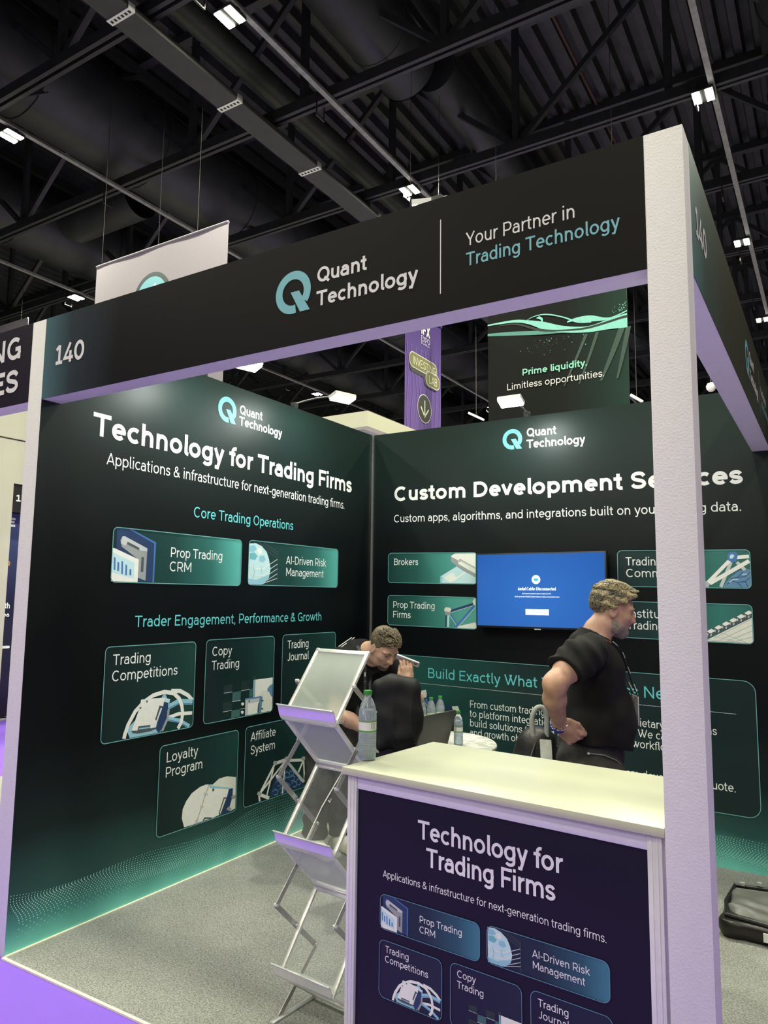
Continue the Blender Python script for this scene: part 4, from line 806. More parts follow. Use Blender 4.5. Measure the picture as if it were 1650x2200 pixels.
# ------------------------------------------------------------------ smooth bodies: blended volumes turned into one skin
def _rot(fw, up=None):
    f = Vector(fw).normalized(); l = Vector((0, 0, 1)).cross(f)
    l = l.normalized() if l.length > 1e-4 else Vector((0, 1, 0)); u = f.cross(l)
    return f, l, u
class Vol:
    """list of blended solids; each: (function(points)->distance, centre, radius, blend, sign)"""
    def __init__(s): s.p = []; s.disp = None; s.cuts = []
    def cap(s, a, b, ra, rb=None, k=.02):
        a = np.array(a, float); b = np.array(b, float); rb = ra if rb is None else rb; ab = b-a; L2 = max(ab@ab, 1e-12)
        def f(P):
            t = np.clip(((P-a)@ab)/L2, 0, 1); q = P-(a+t[:, None]*ab); return np.sqrt((q*q).sum(1))-(ra+(rb-ra)*t)
        s.p.append((f, (a+b)/2, math.sqrt(L2)/2+max(ra, rb), k, 1)); return s
    def chain(s, pts, rs, k=.015):
        for i in range(len(pts)-1): s.cap(pts[i], pts[i+1], rs[i], rs[i+1], k)
        return s
    def ell(s, c, r, ax=None, k=.02, sign=1):
        c = np.array(c, float); r = np.array(r, float); A = np.eye(3) if ax is None else np.array([list(v) for v in ax])
        def f(P):
            q = (P-c)@A.T; k0 = np.sqrt(((q/r)**2).sum(1)); k1 = np.sqrt(((q/(r*r))**2).sum(1)); return k0*(k0-1)/np.maximum(k1, 1e-9)
        s.p.append((f, c, float(r.max()), k, sign)); return s
    def plane(s, pt, n, k=.004):
        """remove everything on the side n points to"""
        pt = np.array(pt, float); n = np.array(n, float); n = n/np.linalg.norm(n)
        s.cuts.append((lambda P: (P-pt)@n, k)); return s
    def ev(s, P, prims):
        d = np.full(len(P), 1.0)
        for f, c, r, k, sg in prims:
            e = f(P)
            if sg > 0:
                h = np.clip(.5+.5*(d-e)/k, 0, 1); d = d+(e-d)*h-k*h*(1-h)
            else:
                e = -e; h = np.clip(.5-.5*(d-e)/k, 0, 1); d = d+(e-d)*h+k*h*(1-h)
        for f, k in s.cuts:
            e = f(P); h = np.clip(.5-.5*(d-e)/k, 0, 1); d = d+(e-d)*h+k*h*(1-h)
        if s.disp is not None: d = d+s.disp(P)
        return d
    def mesh(s, h=.005, nb=24):
        lo = np.min([c-r for f, c, r, k, g in s.p if g > 0], 0)-.03; hi = np.max([c+r for f, c, r, k, g in s.p if g > 0], 0)+.03
        nblk = np.ceil((hi-lo)/(h*nb)).astype(int); big = nblk*nb+4
        ids, pos, quads = [], [], []
        g = np.arange(nb+2); gx, gy, gz = np.meshgrid(g, g, g, indexing='ij'); off = np.stack([gx, gy, gz], -1).reshape(-1, 3)
        hd = h*(nb+2)*.87
        for bi in np.ndindex(*nblk):
            i0 = np.array(bi)*nb; c = lo+(i0+(nb+1)/2)*h
            pr = [p for p in s.p if np.linalg.norm(p[1]-c) < p[2]+hd+p[3]+.02]
            if not any(p[4] > 0 for p in pr): continue
            dc = s.ev(c[None], pr)[0]
            if abs(dc) > hd*1.25+.03: continue
            D_ = s.ev(lo+(i0+off)*h, pr).reshape(nb+2, nb+2, nb+2)
            if D_.min() > 0 or D_.max() < 0: continue
            S_ = D_ < 0; n = nb+1
            cor = [(a, b, e) for a in (0, 1) for b in (0, 1) for e in (0, 1)]
            sl = {q: S_[q[0]:q[0]+n, q[1]:q[1]+n, q[2]:q[2]+n] for q in cor}; dl = {q: D_[q[0]:q[0]+n, q[1]:q[1]+n, q[2]:q[2]+n] for q in cor}
            cnt = sum(v.astype(int) for v in sl.values()); act = (cnt > 0) & (cnt < 8)
            own = act.copy(); own[nb:] = False; own[:, nb:] = False; own[:, :, nb:] = False
            idx = np.argwhere(own)
            if len(idx):
                acc = np.zeros((len(idx), 3)); m = np.zeros(len(idx)); T = tuple(idx.T)
                for a in cor:
                    for ax in range(3):
                        if a[ax]: continue
                        b = list(a); b[ax] = 1; b = tuple(b); da = dl[a][T]; db = dl[b][T]; x = (da < 0) != (db < 0)
                        t = np.where(x, da/np.where(x, da-db, 1), 0); pnt = np.tile(np.array(a, float), (len(idx), 1)); pnt[:, ax] += t
                        acc += pnt*x[:, None]; m += x
                gi = idx+i0; ids.append((gi[:, 0]*big[1]+gi[:, 1])*big[2]+gi[:, 2]); pos.append(lo+(gi+acc/m[:, None])*h)
            for ax in range(3):
                b, e = (ax+1) % 3, (ax+2) % 3
                A = S_[1:n, 1:n, 1:n]; sh_ = [slice(1, n)]*3; sh_[ax] = slice(2, n+1); B_ = S_[tuple(sh_)]
                # edges whose lower end lies at index 1..nb: owned by this block
                q = np.argwhere(A != B_)
                if not len(q): continue
                inside = A[tuple(q.T)]; q = q+1
                cells = []
                for ob, oe in ((-1, -1), (0, -1), (0, 0), (-1, 0)):
                    z = q.copy(); z[:, b] += ob; z[:, e] += oe; z = z+i0; cells.append((z[:, 0]*big[1]+z[:, 1])*big[2]+z[:, 2])
                Q = np.stack(cells, 1); Q[~inside] = Q[~inside][:, ::-1]; quads.append(Q)
        ids = np.concatenate(ids); pos = np.concatenate(pos); Q = np.concatenate(quads)
        o = np.argsort(ids); ids = ids[o]; pos = pos[o]
        Qi = np.searchsorted(ids, Q); Qi = np.clip(Qi, 0, len(ids)-1); ok = (ids[Qi] == Q).all(1); Qi = Qi[ok]
        # light smoothing
        return pos, Qi
    def build(s, name, m, parent, T, h=.005, label=None):
        pos, Q = s.mesh(h)
        Pw = pos @ np.array(T.to_3x3()).T+np.array(T.translation)
        q_ = parent
        while q_ is not None: Pw = Pw-np.array(q_.location); q_ = q_.parent
        me = bpy.data.meshes.new(name); me.vertices.add(len(Pw)); me.vertices.foreach_set('co', Pw.astype(np.float32).ravel())
        me.loops.add(Q.size); me.loops.foreach_set('vertex_index', Q.astype(np.int32).ravel())
        me.polygons.add(len(Q)); me.polygons.foreach_set('loop_start', np.arange(0, Q.size, 4, dtype=np.int32))
        me.polygons.foreach_set('use_smooth', np.ones(len(Q), dtype=bool))
        me.update(calc_edges=True); me.validate(); me.materials.append(m)
        o = bpy.data.objects.new(name, me); COL.objects.link(o)
        if parent is not None: o.parent = parent
        if label: o['label'] = label
        return o
def wob(P, f, a, ph=0.):
    return a*(np.sin(P[:, 0]*f+1.3*np.sin(P[:, 2]*f*.6+ph))*np.sin(P[:, 2]*f*1.2+ph+.8*np.sin(P[:, 1]*f*.7))+.6*np.sin(P[:, 1]*f*1.4+P[:, 2]*f*.5+ph*2))
fh = Vector((math.sin(YAW), math.cos(YAW), 0)); rh = Vector((math.cos(YAW), -math.sin(YAW), 0))
def frame(o): return Matrix(((rh.x, fh.x, 0, o[0]), (rh.y, fh.y, 0, o[1]), (0, 0, 1, o[2]), (0, 0, 0, 1)))
def skin_mat(name, rgb, sss=.12):
    m = mat(name, rgb, .48, var=.16, scale=28, bump=.06, bscale=260, spec=.4)
    b = m.node_tree.nodes['Principled BSDF']; b.inputs['Subsurface Weight'].default_value = sss
    b.inputs['Subsurface Radius'].default_value = (.012, .005, .003); b.inputs['Subsurface Scale'].default_value = .6
    return m
skin1 = skin_mat('fair_skin', (.52, .32, .225)); skin2 = skin_mat('tanned_ruddy_skin', (.46, .265, .19))
tee = mat('black_cotton', (.0085, .0085, .009), .85, var=.25, scale=14, bump=.25, bscale=420, spec=.25)
denim = mat('charcoal_denim', (.042, .041, .040), .85, var=.35, scale=18, bump=.3, bscale=500, spec=.25)
shoe_w = mat('white_leather_trainer', (.70, .68, .58), .5, var=.06, bump=.1, bscale=60); shoe_d = mat('black_leather_shoe', (.012, .012, .012), .4)
eye_w = mat('eye_white', (.62, .60, .57), .2); iris = mat('dark_iris', (.02, .015, .012), .15)
def hair_mat(name, c0, c1, scale=90.):
    m = bpy.data.materials.new(name); N, Lk, b = nodes_of(m); b.inputs['Roughness'].default_value = .55
    tc = N.new('ShaderNodeTexCoord'); wv = N.new('ShaderNodeTexNoise'); wv.inputs['Scale'].default_value = scale; wv.inputs['Detail'].default_value = 6; wv.inputs['Distortion'].default_value = 2.2
    Lk.new(tc.outputs['Object'], wv.inputs['Vector']); rp = N.new('ShaderNodeValToRGB'); rp.color_ramp.elements[0].position = .36; rp.color_ramp.elements[1].position = .66
    rp.color_ramp.elements[0].color = (*c0, 1); rp.color_ramp.elements[1].color = (*c1, 1); Lk.new(wv.outputs['Fac'], rp.inputs[0]); Lk.new(rp.outputs[0], b.inputs['Base Color'])
    bp = N.new('ShaderNodeBump'); bp.inputs['Strength'].default_value = .8; bp.inputs['Distance'].default_value = .004; Lk.new(wv.outputs['Fac'], bp.inputs['Height']); Lk.new(bp.outputs[0], b.inputs['Normal'])
    MATS[name] = m; return m
class Head:
    """head frame: point (forward, left, up) in metres from the head centre"""
    def __init__(s, c, fw, sc=1.): s.c = np.array(c, float); s.f, s.l, s.u = [np.array(v) for v in _rot(fw)]; s.s = sc; s.ax = (s.f, s.l, s.u)
    def p(s, f, l, u): return s.c+(s.f*f+s.l*l+s.u*u)*s.s
    def skull(s, V):
        e = lambda c, r, k=.02, sg=1: V.ell(s.p(*c), np.array(r)*s.s, s.ax, k, sg)
        e((-.014, 0, .030), (.098, .077, .088)); e((.020, 0, -.02), (.078, .068, .09), .03)
        e((.036, 0, -.055), (.056, .056, .066), .03); e((.068, 0, -.100), (.026, .030, .022), .02)
        for q in (-1, 1):
            e((.052, q*.040, -.028), (.034, .026, .026), .018); e((.022, q*.052, -.078), (.042, .016, .028), .02)
            e((.074, q*.030, .022), (.020, .030, .010), .012)
            e((.101, q*.032, .002), (.018, .017, .013), .008, -1)
            V.cap(s.p(.086, q*.018, .006), s.p(.079, q*.046, .005), .0068*s.s, .005*s.s, .005)      # upper lid
            V.cap(s.p(.084, q*.018, -.007), s.p(.077, q*.044, -.007), .005*s.s, .004*s.s, .005)
            e((-.006, q*.078, -.010), (.021, .009, .033), .006); e((-.004, q*.088, -.006), (.011, .006, .020), .005, -1)
            e((-.002, q*.081, -.036), (.009, .006, .010), .005)
            e((.101, q*.014, -.034), (.013, .010, .010), .006)
        V.chain([s.p(.086, 0, .018), s.p(.102, 0, -.012), s.p(.113, 0, -.032)], [.009*s.s, .010*s.s, .0125*s.s], .010)
        e((.092, 0, -.058), (.010, .014, .010), .012)
        V.chain([s.p(.082, -.024, -.069), s.p(.095, 0, -.0645), s.p(.082, .024, -.069)], [.0035*s.s, .0065*s.s, .0035*s.s], .004)
        V.chain([s.p(.080, -.021, -.078), s.p(.092, 0, -.080), s.p(.080, .021, -.078)], [.0035*s.s, .0068*s.s, .0035*s.s], .004)
        V.cap(s.p(.100, -.016, -.0725), s.p(.100, .016, -.0725), .0022*s.s, None, .003); V.p[-1] = V.p[-1][:4]+(-1,)
    def eyes(s, root, T):
        for q in (-1, 1):
            mb = MB(); c = s.p(.0745, q*.0315, -.001)
            prof = [(.0125*s.s*math.sin(R(a)), -.0125*s.s*math.cos(R(a))) for a in range(8, 180, 12)]
            mb.lathe(prof, 16); f = Vector(s.f)
            Mx = Matrix((tuple(Vector((s.l[i], s.u[i], s.f[i])) for i in range(3))))
            mb.v = [tuple(T @ (Vector(c)+Mx @ Vector(v))) for v in mb.v]
            o = mb.build('eye', eye_w, root, smooth=True)
            mb = MB(); d = s.f*.0118*s.s+s.u*-.002*s.s
            mb.lathe([(.0058, 0), (.0045, .0012), (.001, .0018)], 14); mb.v = [tuple(T @ (Vector(c+d)+Mx @ Vector(v))) for v in mb.v]
            mb.build('iris', iris, o, smooth=True)
def tufts(hd, n, seed, region, ln, r, wave, flow):
    """locks lying on the scalp: list of tubes in one mesh"""
    rg = random.Random(seed); mb = MB()
    for i in range(n):
        a = rg.uniform(*region[0]); b = rg.uniform(*region[1])           # a: round the head from the front, b: elevation
        d = np.array([math.cos(R(b))*math.cos(R(a)), math.cos(R(b))*math.sin(R(a)), math.sin(R(b))])
        p = np.array([-.012, 0, .036])+d*np.array([.103, .082, .094]); pts = []; fl = np.array(flow(a, b), float)
        fl = fl-d*(fl@d)*.8; fl /= max(1e-6, np.linalg.norm(fl)); ph = rg.uniform(0, 6); sd = np.cross(d, fl)
        L_ = ln*rg.uniform(.6, 1.2)
        for k in range(6):
            t = k/5; q = p+fl*L_*t+d*(.006+.012*math.sin(t*2.6))+sd*wave*math.sin(ph+t*5)-d*.35*L_*t*t
            pts.append(tuple(hd.p(*q)))
        mb.tube(pts, [r*(.5+.9*math.sin(.5+2.3*k/5)) for k in range(6)], 5)
    return mb
def place_mb(mb, T):
    mb.v = [tuple(T @ Vector(v)) for v in mb.v]; return mb
def hand(V, wrist, palm_dir, normal, finger_curl, size=1., thumb_out=.6, thumb_side=1, spread=.0):
    """palm and five fingers; palm_dir: wrist to knuckles, normal: out of the back of the hand; thumb_side along the cross product"""
    w_ = np.array(wrist, float); f = np.array(palm_dir, float); f /= np.linalg.norm(f); n = np.array(normal, float); n = n-f*(n@f); n /= np.linalg.norm(n); t = np.cross(f, n)*thumb_side
    S_ = size
    V.ell(w_+f*.045*S_, (.050*S_, .016*S_, .041*S_), (f, n, t), .012); V.cap(w_, w_+f*.03*S_, .026*S_, .024*S_, .015)
    V.ell(w_+f*.028*S_+t*.026*S_-n*.006*S_, (.030*S_, .015*S_, .018*S_), (f, n, t), .010)
    for i, (o, L_) in enumerate(((.030, .074), (.010, .082), (-.011, .076), (-.030, .060))):
        c = finger_curl[i]; p = w_+f*(.088-.004*abs(i-1))*S_+t*o*S_; d = f+t*spread*(1.5-i)*.2; d /= np.linalg.norm(d)
        pts = [p-d*.012*S_, p]; ang = 0.
        for seg, fr in zip((.46, .30, .24), c):
            ang += fr; dd = d*math.cos(ang)-n*math.sin(ang); pts.append(pts[-1]+dd*L_*seg*S_)
        V.chain(pts, [.0095*S_, .0096*S_, .0086*S_, .0078*S_, .0066*S_], .0035)
    p = w_+f*.022*S_+t*.034*S_-n*.004*S_; d1 = t*thumb_out+f*(1-thumb_out*.5)-n*.25; d1 /= np.linalg.norm(d1); p1 = p+d1*.036*S_
    d2 = f*.9+t*(thumb_out-.55)-n*.35; d2 /= np.linalg.norm(d2)
    V.chain([p, p1, p1+d2*.030*S_, p1+d2*.030*S_+(d2-n*.3)*.022*S_], [.015*S_, .0115*S_, .0105*S_, .008*S_], .006)

# ------------------------------------------------------------------ the man in profile by the television
T2 = frame((2.288, -1.553, -.158)) @ Matrix.Scale(1.1, 4)
m2 = thing('person', 'grey bearded man in a black t-shirt walking past the television in profile', 'person', (2.288, -1.553, .006))
h2 = Head((.076, 0, 1.594), (.95, -.14, -.28), .85)
V = Vol(); h2.skull(V)
V.chain([(-.025, 0, 1.44), (.005, 0, 1.50), (.050, 0, 1.56)], [.062, .053, .048], .03)
V.ell((-.03, 0, .97), (.118, .160, .12), k=.05).ell((.0, 0, 1.13), (.130, .160, .17), k=.05).ell((-.02, 0, 1.32), (.105, .168, .16), k=.05)
V.cap((-.06, -.165, 1.42), (.0, .165, 1.41), .048, k=.04)
SH, EL, WR = (-.095, -.195, 1.42), (-.262, -.325, 1.305), (-.212, -.185, 1.130)
V.chain([SH, (-.19, -.27, 1.365), EL], [.060, .052, .043], .03)
V.chain([EL, (-.252, -.275, 1.24), WR], [.043, .043, .028], .025)
hand(V, WR, (.66, -.10, -.62), (-.30, -.88, -.25), [(1.0, 1.35, .9), (1.15, 1.4, .9), (1.25, 1.4, .9), (1.35, 1.4, .9)], 1.0, .30, -1)
V.chain([(.0, .195, 1.41), (-.01, .27, 1.16), (.05, .20, .97)], [.056, .043, .030], .03)
hand(V, (.05, .20, .97), (.35, -.1, -.9), (.2, .95, .1), [(.3, .4, .3)]*4, 1., .4, -1)
for s, kx in ((-1, -.03), (1, .06)): V.chain([(-.03, s*.085, .92), (kx+.02, s*.10, .58), (kx-.05, s*.10, .22)], [.085, .058, .042], .03); V.cap((kx-.05, s*.10, .20), (kx+.08, s*.11, .19), .032, .028, .02)
V.build('body', skin2, m2, T2, .0045)
h2.eyes(m2, T2)
V = Vol()   # t-shirt
V.ell((-.030, 0, 1.01), (.145, .188, .22), k=.05).ell((.003, 0, 1.12), (.152, .185, .19), k=.05).ell((-.018, 0, 1.32), (.122, .185, .165), k=.06)
V.cap((-.065, -.165, 1.42), (.0, .165, 1.41), .060, k=.05); V.chain([(-.045, 0, 1.44), (-.010, 0, 1.488)], [.076, .064], .03)
V.chain([(-.075, -.175, 1.425), (-.10, -.20, 1.415)], [.070, .070], .03)
V.chain([(.0, .18, 1.41), (-.01, .25, 1.22)], [.070, .066], .03)
V.plane((0, 0, 1.032), (-.14, 0, -1)); V.plane((-.012, 0, 1.496), (.35, 0, .9))
V.disp = lambda P: wob(P, 30., .0042, .5)+.0055*np.sin(P[:, 2]*58+P[:, 0]*36+2*np.sin(P[:, 1]*9))*np.clip((1.16-P[:, 2])*6, .12, 1)+.004*np.sin((P[:, 2]*.7+P[:, 0])*85)*np.exp(-((P[:, 0]+.12)**2+(P[:, 1]+.2)**2+(P[:, 2]-1.38)**2)/.008)
ts2 = V.build('t_shirt', tee, m2, T2, .005)
V = Vol(); V.chain([(-.080, -.180, 1.424), (-.15, -.245, 1.395), (-.235, -.305, 1.335)], [.075, .075, .071], .03); V.plane((-.215, -.288, 1.352), (-.55, -.42, -.50))
V.disp = lambda P: wob(P, 30., .0036, .5)+.0035*np.sin((P[:, 2]*.7+P[:, 0])*95)
V.build('sleeve', tee, ts2, T2, .005)
V = Vol()   # trousers
V.ell((-.040, 0, .96), (.138, .175, .22), k=.05)
for s, kx in ((-1, -.03), (1, .06)): V.chain([(-.035, s*.09, .90), (kx+.01, s*.105, .58), (kx-.05, s*.105, .25)], [.112, .088, .080], .03)
V.plane((0, 0, 1.06), (0, 0, 1)); V.plane((0, 0, .225), (0, 0, -1)); V.disp = lambda P: wob(P, 30., .004, 2.)+.003*np.sin(P[:, 2]*70+P[:, 1]*30)
V.build('trousers', denim, m2, T2, .006)
mb = MB(); mb.tube([(-.10, -.172, 1.012), (-.03, -.179, 1.006), (.02, -.170, .985), (.055, -.146, .955)], .0022, 6); place_mb(mb, T2).build('pocket_seam', mat('grey_thread', (.22, .22, .21), .7), m2)
mb = MB(); mb.lathe([(.0, 0), (.005, .0), (.005, .003), (.0, .004)], 12, c=(0, 0, 0)); mb.v = [(-.095+v[0], -.176-v[2], 1.012+v[1]) for v in mb.v]; place_mb(mb, T2).build('rivet', alu, m2)
for s, kx in ((-1, -.03), (1, .06)):
    V = Vol(); V.ell((kx-.05, s*.105, .205), (.05, .045, .055), k=.03).cap((kx-.04, s*.105, .195), (kx+.11, s*.11, .185), .045, .034, k=.03); V.plane((0, 0, .1495), (0, 0, -1)); V.build('shoe', shoe_d, m2, T2, .006)
hair2 = hair_mat('wavy_sandy_hair', (.030, .024, .013), (.44, .36, .18), 60.); beard2 = hair_mat('grey_beard', (.17, .115, .085), (.40, .34, .29), 240.)  # dark tone of the sandy hair is painted shadow between locks
V = Vol(); q = h2
V.ell(q.p(-.012, 0, .042), np.array((.100, .080, .092)), q.ax, .02); V.ell(q.p(.040, 0, .088), (.050, .058, .034), q.ax, .02); V.ell(q.p(.072, -.01, .084), (.022, .042, .022), q.ax, .015)
V.plane(q.p(.030, 0, .037), q.f*.66-q.u*.75); V.plane(q.p(-.06, 0, -.052), -q.u)
V.disp = lambda P: .0030*np.sin(P[:, 0]*95+2.2*np.sin(P[:, 2]*60+P[:, 1]*30))*np.sin(P[:, 1]*80+P[:, 2]*40)+.003*np.sin(P[:, 2]*150+P[:, 0]*60)
hr = V.build('hair', hair2, m2, T2, .0035)
mb = tufts(q, 300, 5, ((-150, 150), (30, 89)), .062, .0030, .0045, lambda a, b: (-.75, .5*math.sin(R(a))+.15, .25)); place_mb(mb, T2).build('curls', hair2, hr)
mb = tufts(q, 70, 15, ((-60, 60), (38, 62)), .040, .0034, .006, lambda a, b: (.55, .4*math.sin(R(a)*2), .5)); place_mb(mb, T2).build('fringe', hair2, hr)
mb = tufts(q, 330, 9, ((124, 236), (-26, 34)), .030, .0016, .002, lambda a, b: (-.25, 0, -1.)); k2 = tufts(q, 70, 10, ((70, 112), (20, 36)), .020, .0016, .002, lambda a, b: (-.6, 0, -.8)); k3 = tufts(q, 70, 11, ((248, 290), (20, 36)), .020, .0016, .002, lambda a, b: (-.6, 0, -.8))
for o_ in (k2, k3): mb.add(o_.v, o_.f)
place_mb(mb, T2).build('side_hair', hair_mat('grey_brown_side_hair', (.040, .034, .024), (.22, .195, .14), 110.), hr)
V = Vol()
S8 = .85
V.ell(q.p(.037, 0, -.061), np.array((.0648, .0648, .0725))*S8, q.ax, .02); V.ell(q.p(.074, 0, -.107), np.array((.031, .034, .028))*S8, q.ax, .02)
for s in (-1, 1): V.ell(q.p(.018, s*.057, -.068), np.array((.050, .0192, .052))*S8, q.ax, .015)
V.plane(q.p(.090, 0, -.080), q.f*.40+q.u*.9); V.plane(q.p(.0, 0, -.03), -q.f*.9+q.u*.2); V.disp = lambda P: .0010*np.sin(P[:, 0]*210+np.sin(P[:, 2]*160))*np.sin(P[:, 2]*190+P[:, 1]*150)
V.chain([q.p(.080, -.030, -.074), q.p(.094, -.012, -.053), q.p(.094, .012, -.053), q.p(.080, .030, -.074)], [.005, .0065, .0065, .005], .008)
bd = V.build('beard', beard2, m2, T2, .0032)
mb = MB()
for s in (-1, 1):
    mb.tube([tuple(q.p(.096, s*.006, -.052)), tuple(q.p(.095, s*.018, -.057)), tuple(q.p(.083, s*.030, -.073))], [.0065, .006, .003], 7)
place_mb(mb, T2).build('moustache', mat('brown_moustache', (.12, .075, .05), .6), bd, smooth=True)
for s in (-1, 1):
    mb = MB(); mb.tube([tuple(q.p(.099, s*.012, .021)), tuple(q.p(.094, s*.032, .028)), tuple(q.p(.076, s*.052, .020))], [.003, .0045, .002], 6); place_mb(mb, T2).build('eyebrow', hair2, m2, smooth=True)
strap = mat('black_printed_lanyard', (.02, .02, .022), .6); strap_w = mat('pale_lanyard_print', (.6, .6, .6), .6)
mb = MB()
for s in (-1, 1):
    L_ = [(-.050, s*.03, 1.505), (-.03, s*.060, 1.492), (.030, s*.070, 1.462), (.078, s*.058, 1.42), (.104, s*.048, 1.36), (.130, s*.036, 1.29), (.152, s*.02-.03, 1.22)]
    sp_ = spline([(p[0], p[2]) for p in L_], 5); sy = spline([(p[1], 0) for p in L_], 5)
    for i in range(len(sp_)-1):
        a = (sp_[i][0]+.006, sy[i][0], sp_[i][1]); b_ = (sp_[i+1][0]+.006, sy[i+1][0], sp_[i+1][1]); mb.bar(a, b_, .014, .003, up=(1, 0, .5), mi=0)
        if (i % 5) in (1, 2): mb.bar((a[0]+.003, a[1]-.002, a[2]+.001), (b_[0]+.003, b_[1]-.002, b_[2]+.001), .005, .003, up=(1, 0, .5), mi=1)
ly = place_mb(mb, T2).build('lanyard', [strap, strap_w], m2)
mb = MB(); mb.box((.152, -.062, 1.105), (.156, .018, 1.225)); bg_ = place_mb(mb, T2).build('badge', mat('white_card', (.62, .6, .64), .4), ly)
mb = MB(); mb.box((.1515, -.0625, 1.18), (.1565, .0185, 1.222)); place_mb(mb, T2).build('badge_header', mat('violet_card', (.12, .08, .28), .4), bg_)
wr = np.array(WR); ad = np.array(WR)-np.array(EL); ad /= np.linalg.norm(ad); e1 = np.cross(ad, (0, 0, 1.)); e1 /= np.linalg.norm(e1); e2 = np.cross(ad, e1)
ring = lambda c, r, n=28: [tuple(c+(e1*math.cos(2*PI*i/n)+e2*math.sin(2*PI*i/n))*r) for i in range(n)]
mb = MB(); mb.tube(ring(wr+ad*.010, .034), .005, 8, closed=True); place_mb(mb, T2).build('wristband', mat('blue_wristband', (.02, .035, .42), .5), m2, smooth=True)
mb = MB(); rr_ = ring(wr-ad*.006, .036, 18)
for i in range(18):
    c = Vector(rr_[i]); d = (Vector(rr_[(i+1) % 18])-c)
    mb.tube([tuple(c+d*.5+(d*.6*math.cos(t)+(Vector(ad) if i % 2 else Vector(e2))*.006*math.sin(t))) for t in [2*PI*k/8 for k in range(8)]], .0016, 5, closed=True)
place_mb(mb, T2).build('chain_bracelet', mat('silver_chain', (.7, .7, .7), .2, metal=1.), m2, smooth=True)

# ------------------------------------------------------------------ the man bent over the round table, phone at his ear
T1 = frame((.85, -1.177, .006))
m1 = thing('person', 'young man in a black t-shirt bent over the laptop holding a phone', 'person', (.85, -1.177, .006))
h1 = Head((.004, .0, 1.322), (.50, -.62, -.60), .98)
V = Vol(); h1.skull(V)
V.chain([(-.14, .12, 1.275), (-.075, .07, 1.285), (-.02, .03, 1.295)], [.075, .064, .060], .03)
HPx = (-.335, .34, .90)
V.ell(HPx, (.13, .15, .12), k=.05)
V.chain([(-.33, .33, .93), (-.26, .25, 1.08), (-.17, .15, 1.22)], [.135, .135, .12], .05)
RS, LS = (-.275, .02, 1.235), (-.005, .235, 1.235)
V.cap(RS, LS, .062, k=.05)
RE, RW = (-.292, -.03, .925), (-.075, -.10, .822)
V.chain([RS, RE], [.056, .043], .03); V.chain([RE, (-.20, -.06, .885), RW], [.043, .043, .028], .025)
hand(V, RW, (.95, -.10, -.22), (.15, -.05, .98), [(.25, .5, .4), (.3, .5, .4), (.3, .55, .4), (.35, .55, .4)], 1., .5, -1)
LE, LW = (.21, .08, 1.00), (.150, -.165, 1.128)
V.chain([LS, LE], [.056, .044], .03); V.chain([LE, (.18, -.04, 1.06), LW], [.044, .040, .028], .025)
hand(V, LW, (-.10, .06, 1.), (.15, -1., .12), [(.25, .75, .6), (.25, .7, .6), (.3, .7, .6), (.3, .7, .6)], 1., .30, -1)
for s in (-1, 1):
    a = Vector((.8, .6, 0))*s*.09; V.chain([(HPx[0]+a.x, HPx[1]+a.y, .88), (-.325+a.x, .27+a.y, .48), (-.35+a.x, .32+a.y, .08)], [.085, .058, .042], .03)
V.build('body', skin1, m1, T1, .0045)
h1.eyes(m1, T1)
V = Vol()
V.ell((-.335, .335, .92), (.155, .182, .17), k=.05); V.chain([(-.33, .33, .95), (-.262, .252, 1.09), (-.172, .155, 1.225)], [.150, .150, .136], .05)
V.cap(RS, LS, .078, k=.05); V.chain([(-.15, .13, 1.265), (-.105, .095, 1.283)], [.092, .078], .03)
V.plane((-.095, .085, 1.285), (.8, -.6, .25)); V.plane((-.34, .34, .90), (-.3, .3, -1))
V.disp = lambda P: wob(P, 32., .0032, 1.1)+.003*np.sin(P[:, 2]*55+P[:, 0]*60)
sh_ = V.build('t_shirt', tee, m1, T1, .005)
for a_, b_, r_, pp, pn_ in ((RS, (-.287, -.01, 1.02), .078, (-.288, -.012, 1.035), (-.1, -.2, -1)), (LS, (.13, .165, 1.10), .075, (.11, .18, 1.125), (.75, -.4, -.75))):
    V = Vol(); V.chain([a_, b_], [.077, r_], .03); V.plane(pp, pn_); V.disp = lambda P: wob(P, 32., .0032, 1.1); V.build('sleeve', tee, sh_, T1, .005)
mb = MB()
for k in range(2):
    mb.bar((-.285+k*.016, .075, 1.318-k*.004), (-.205+k*.018, .155, 1.372), .006, .002, up=(-.3, -.4, 1)); 
place_mb(mb, T1).build('shoulder_stripe', strap_w, sh_)
V = Vol(); V.ell((-.335, .340, .88), (.142, .168, .20), k=.05)
for s in (-1, 1):
    a = Vector((.8, .6, 0))*s*.095; V.chain([(HPx[0]+a.x, HPx[1]+a.y, .86), (-.33+a.x, .275+a.y, .48), (-.35+a.x, .315+a.y, .13)], [.105, .085, .078], .03)
V.plane((-.33, .33, .985), (.3, -.3, 1)); V.plane((0, 0, .085), (0, 0, -1)); V.disp = lambda P: wob(P, 30., .005, 2.)+.005*np.sin(P[:, 2]*75+P[:, 1]*30)*np.clip((.45-P[:, 2])*3, .2, 1)
V.build('trousers', denim, m1, T1, .006)
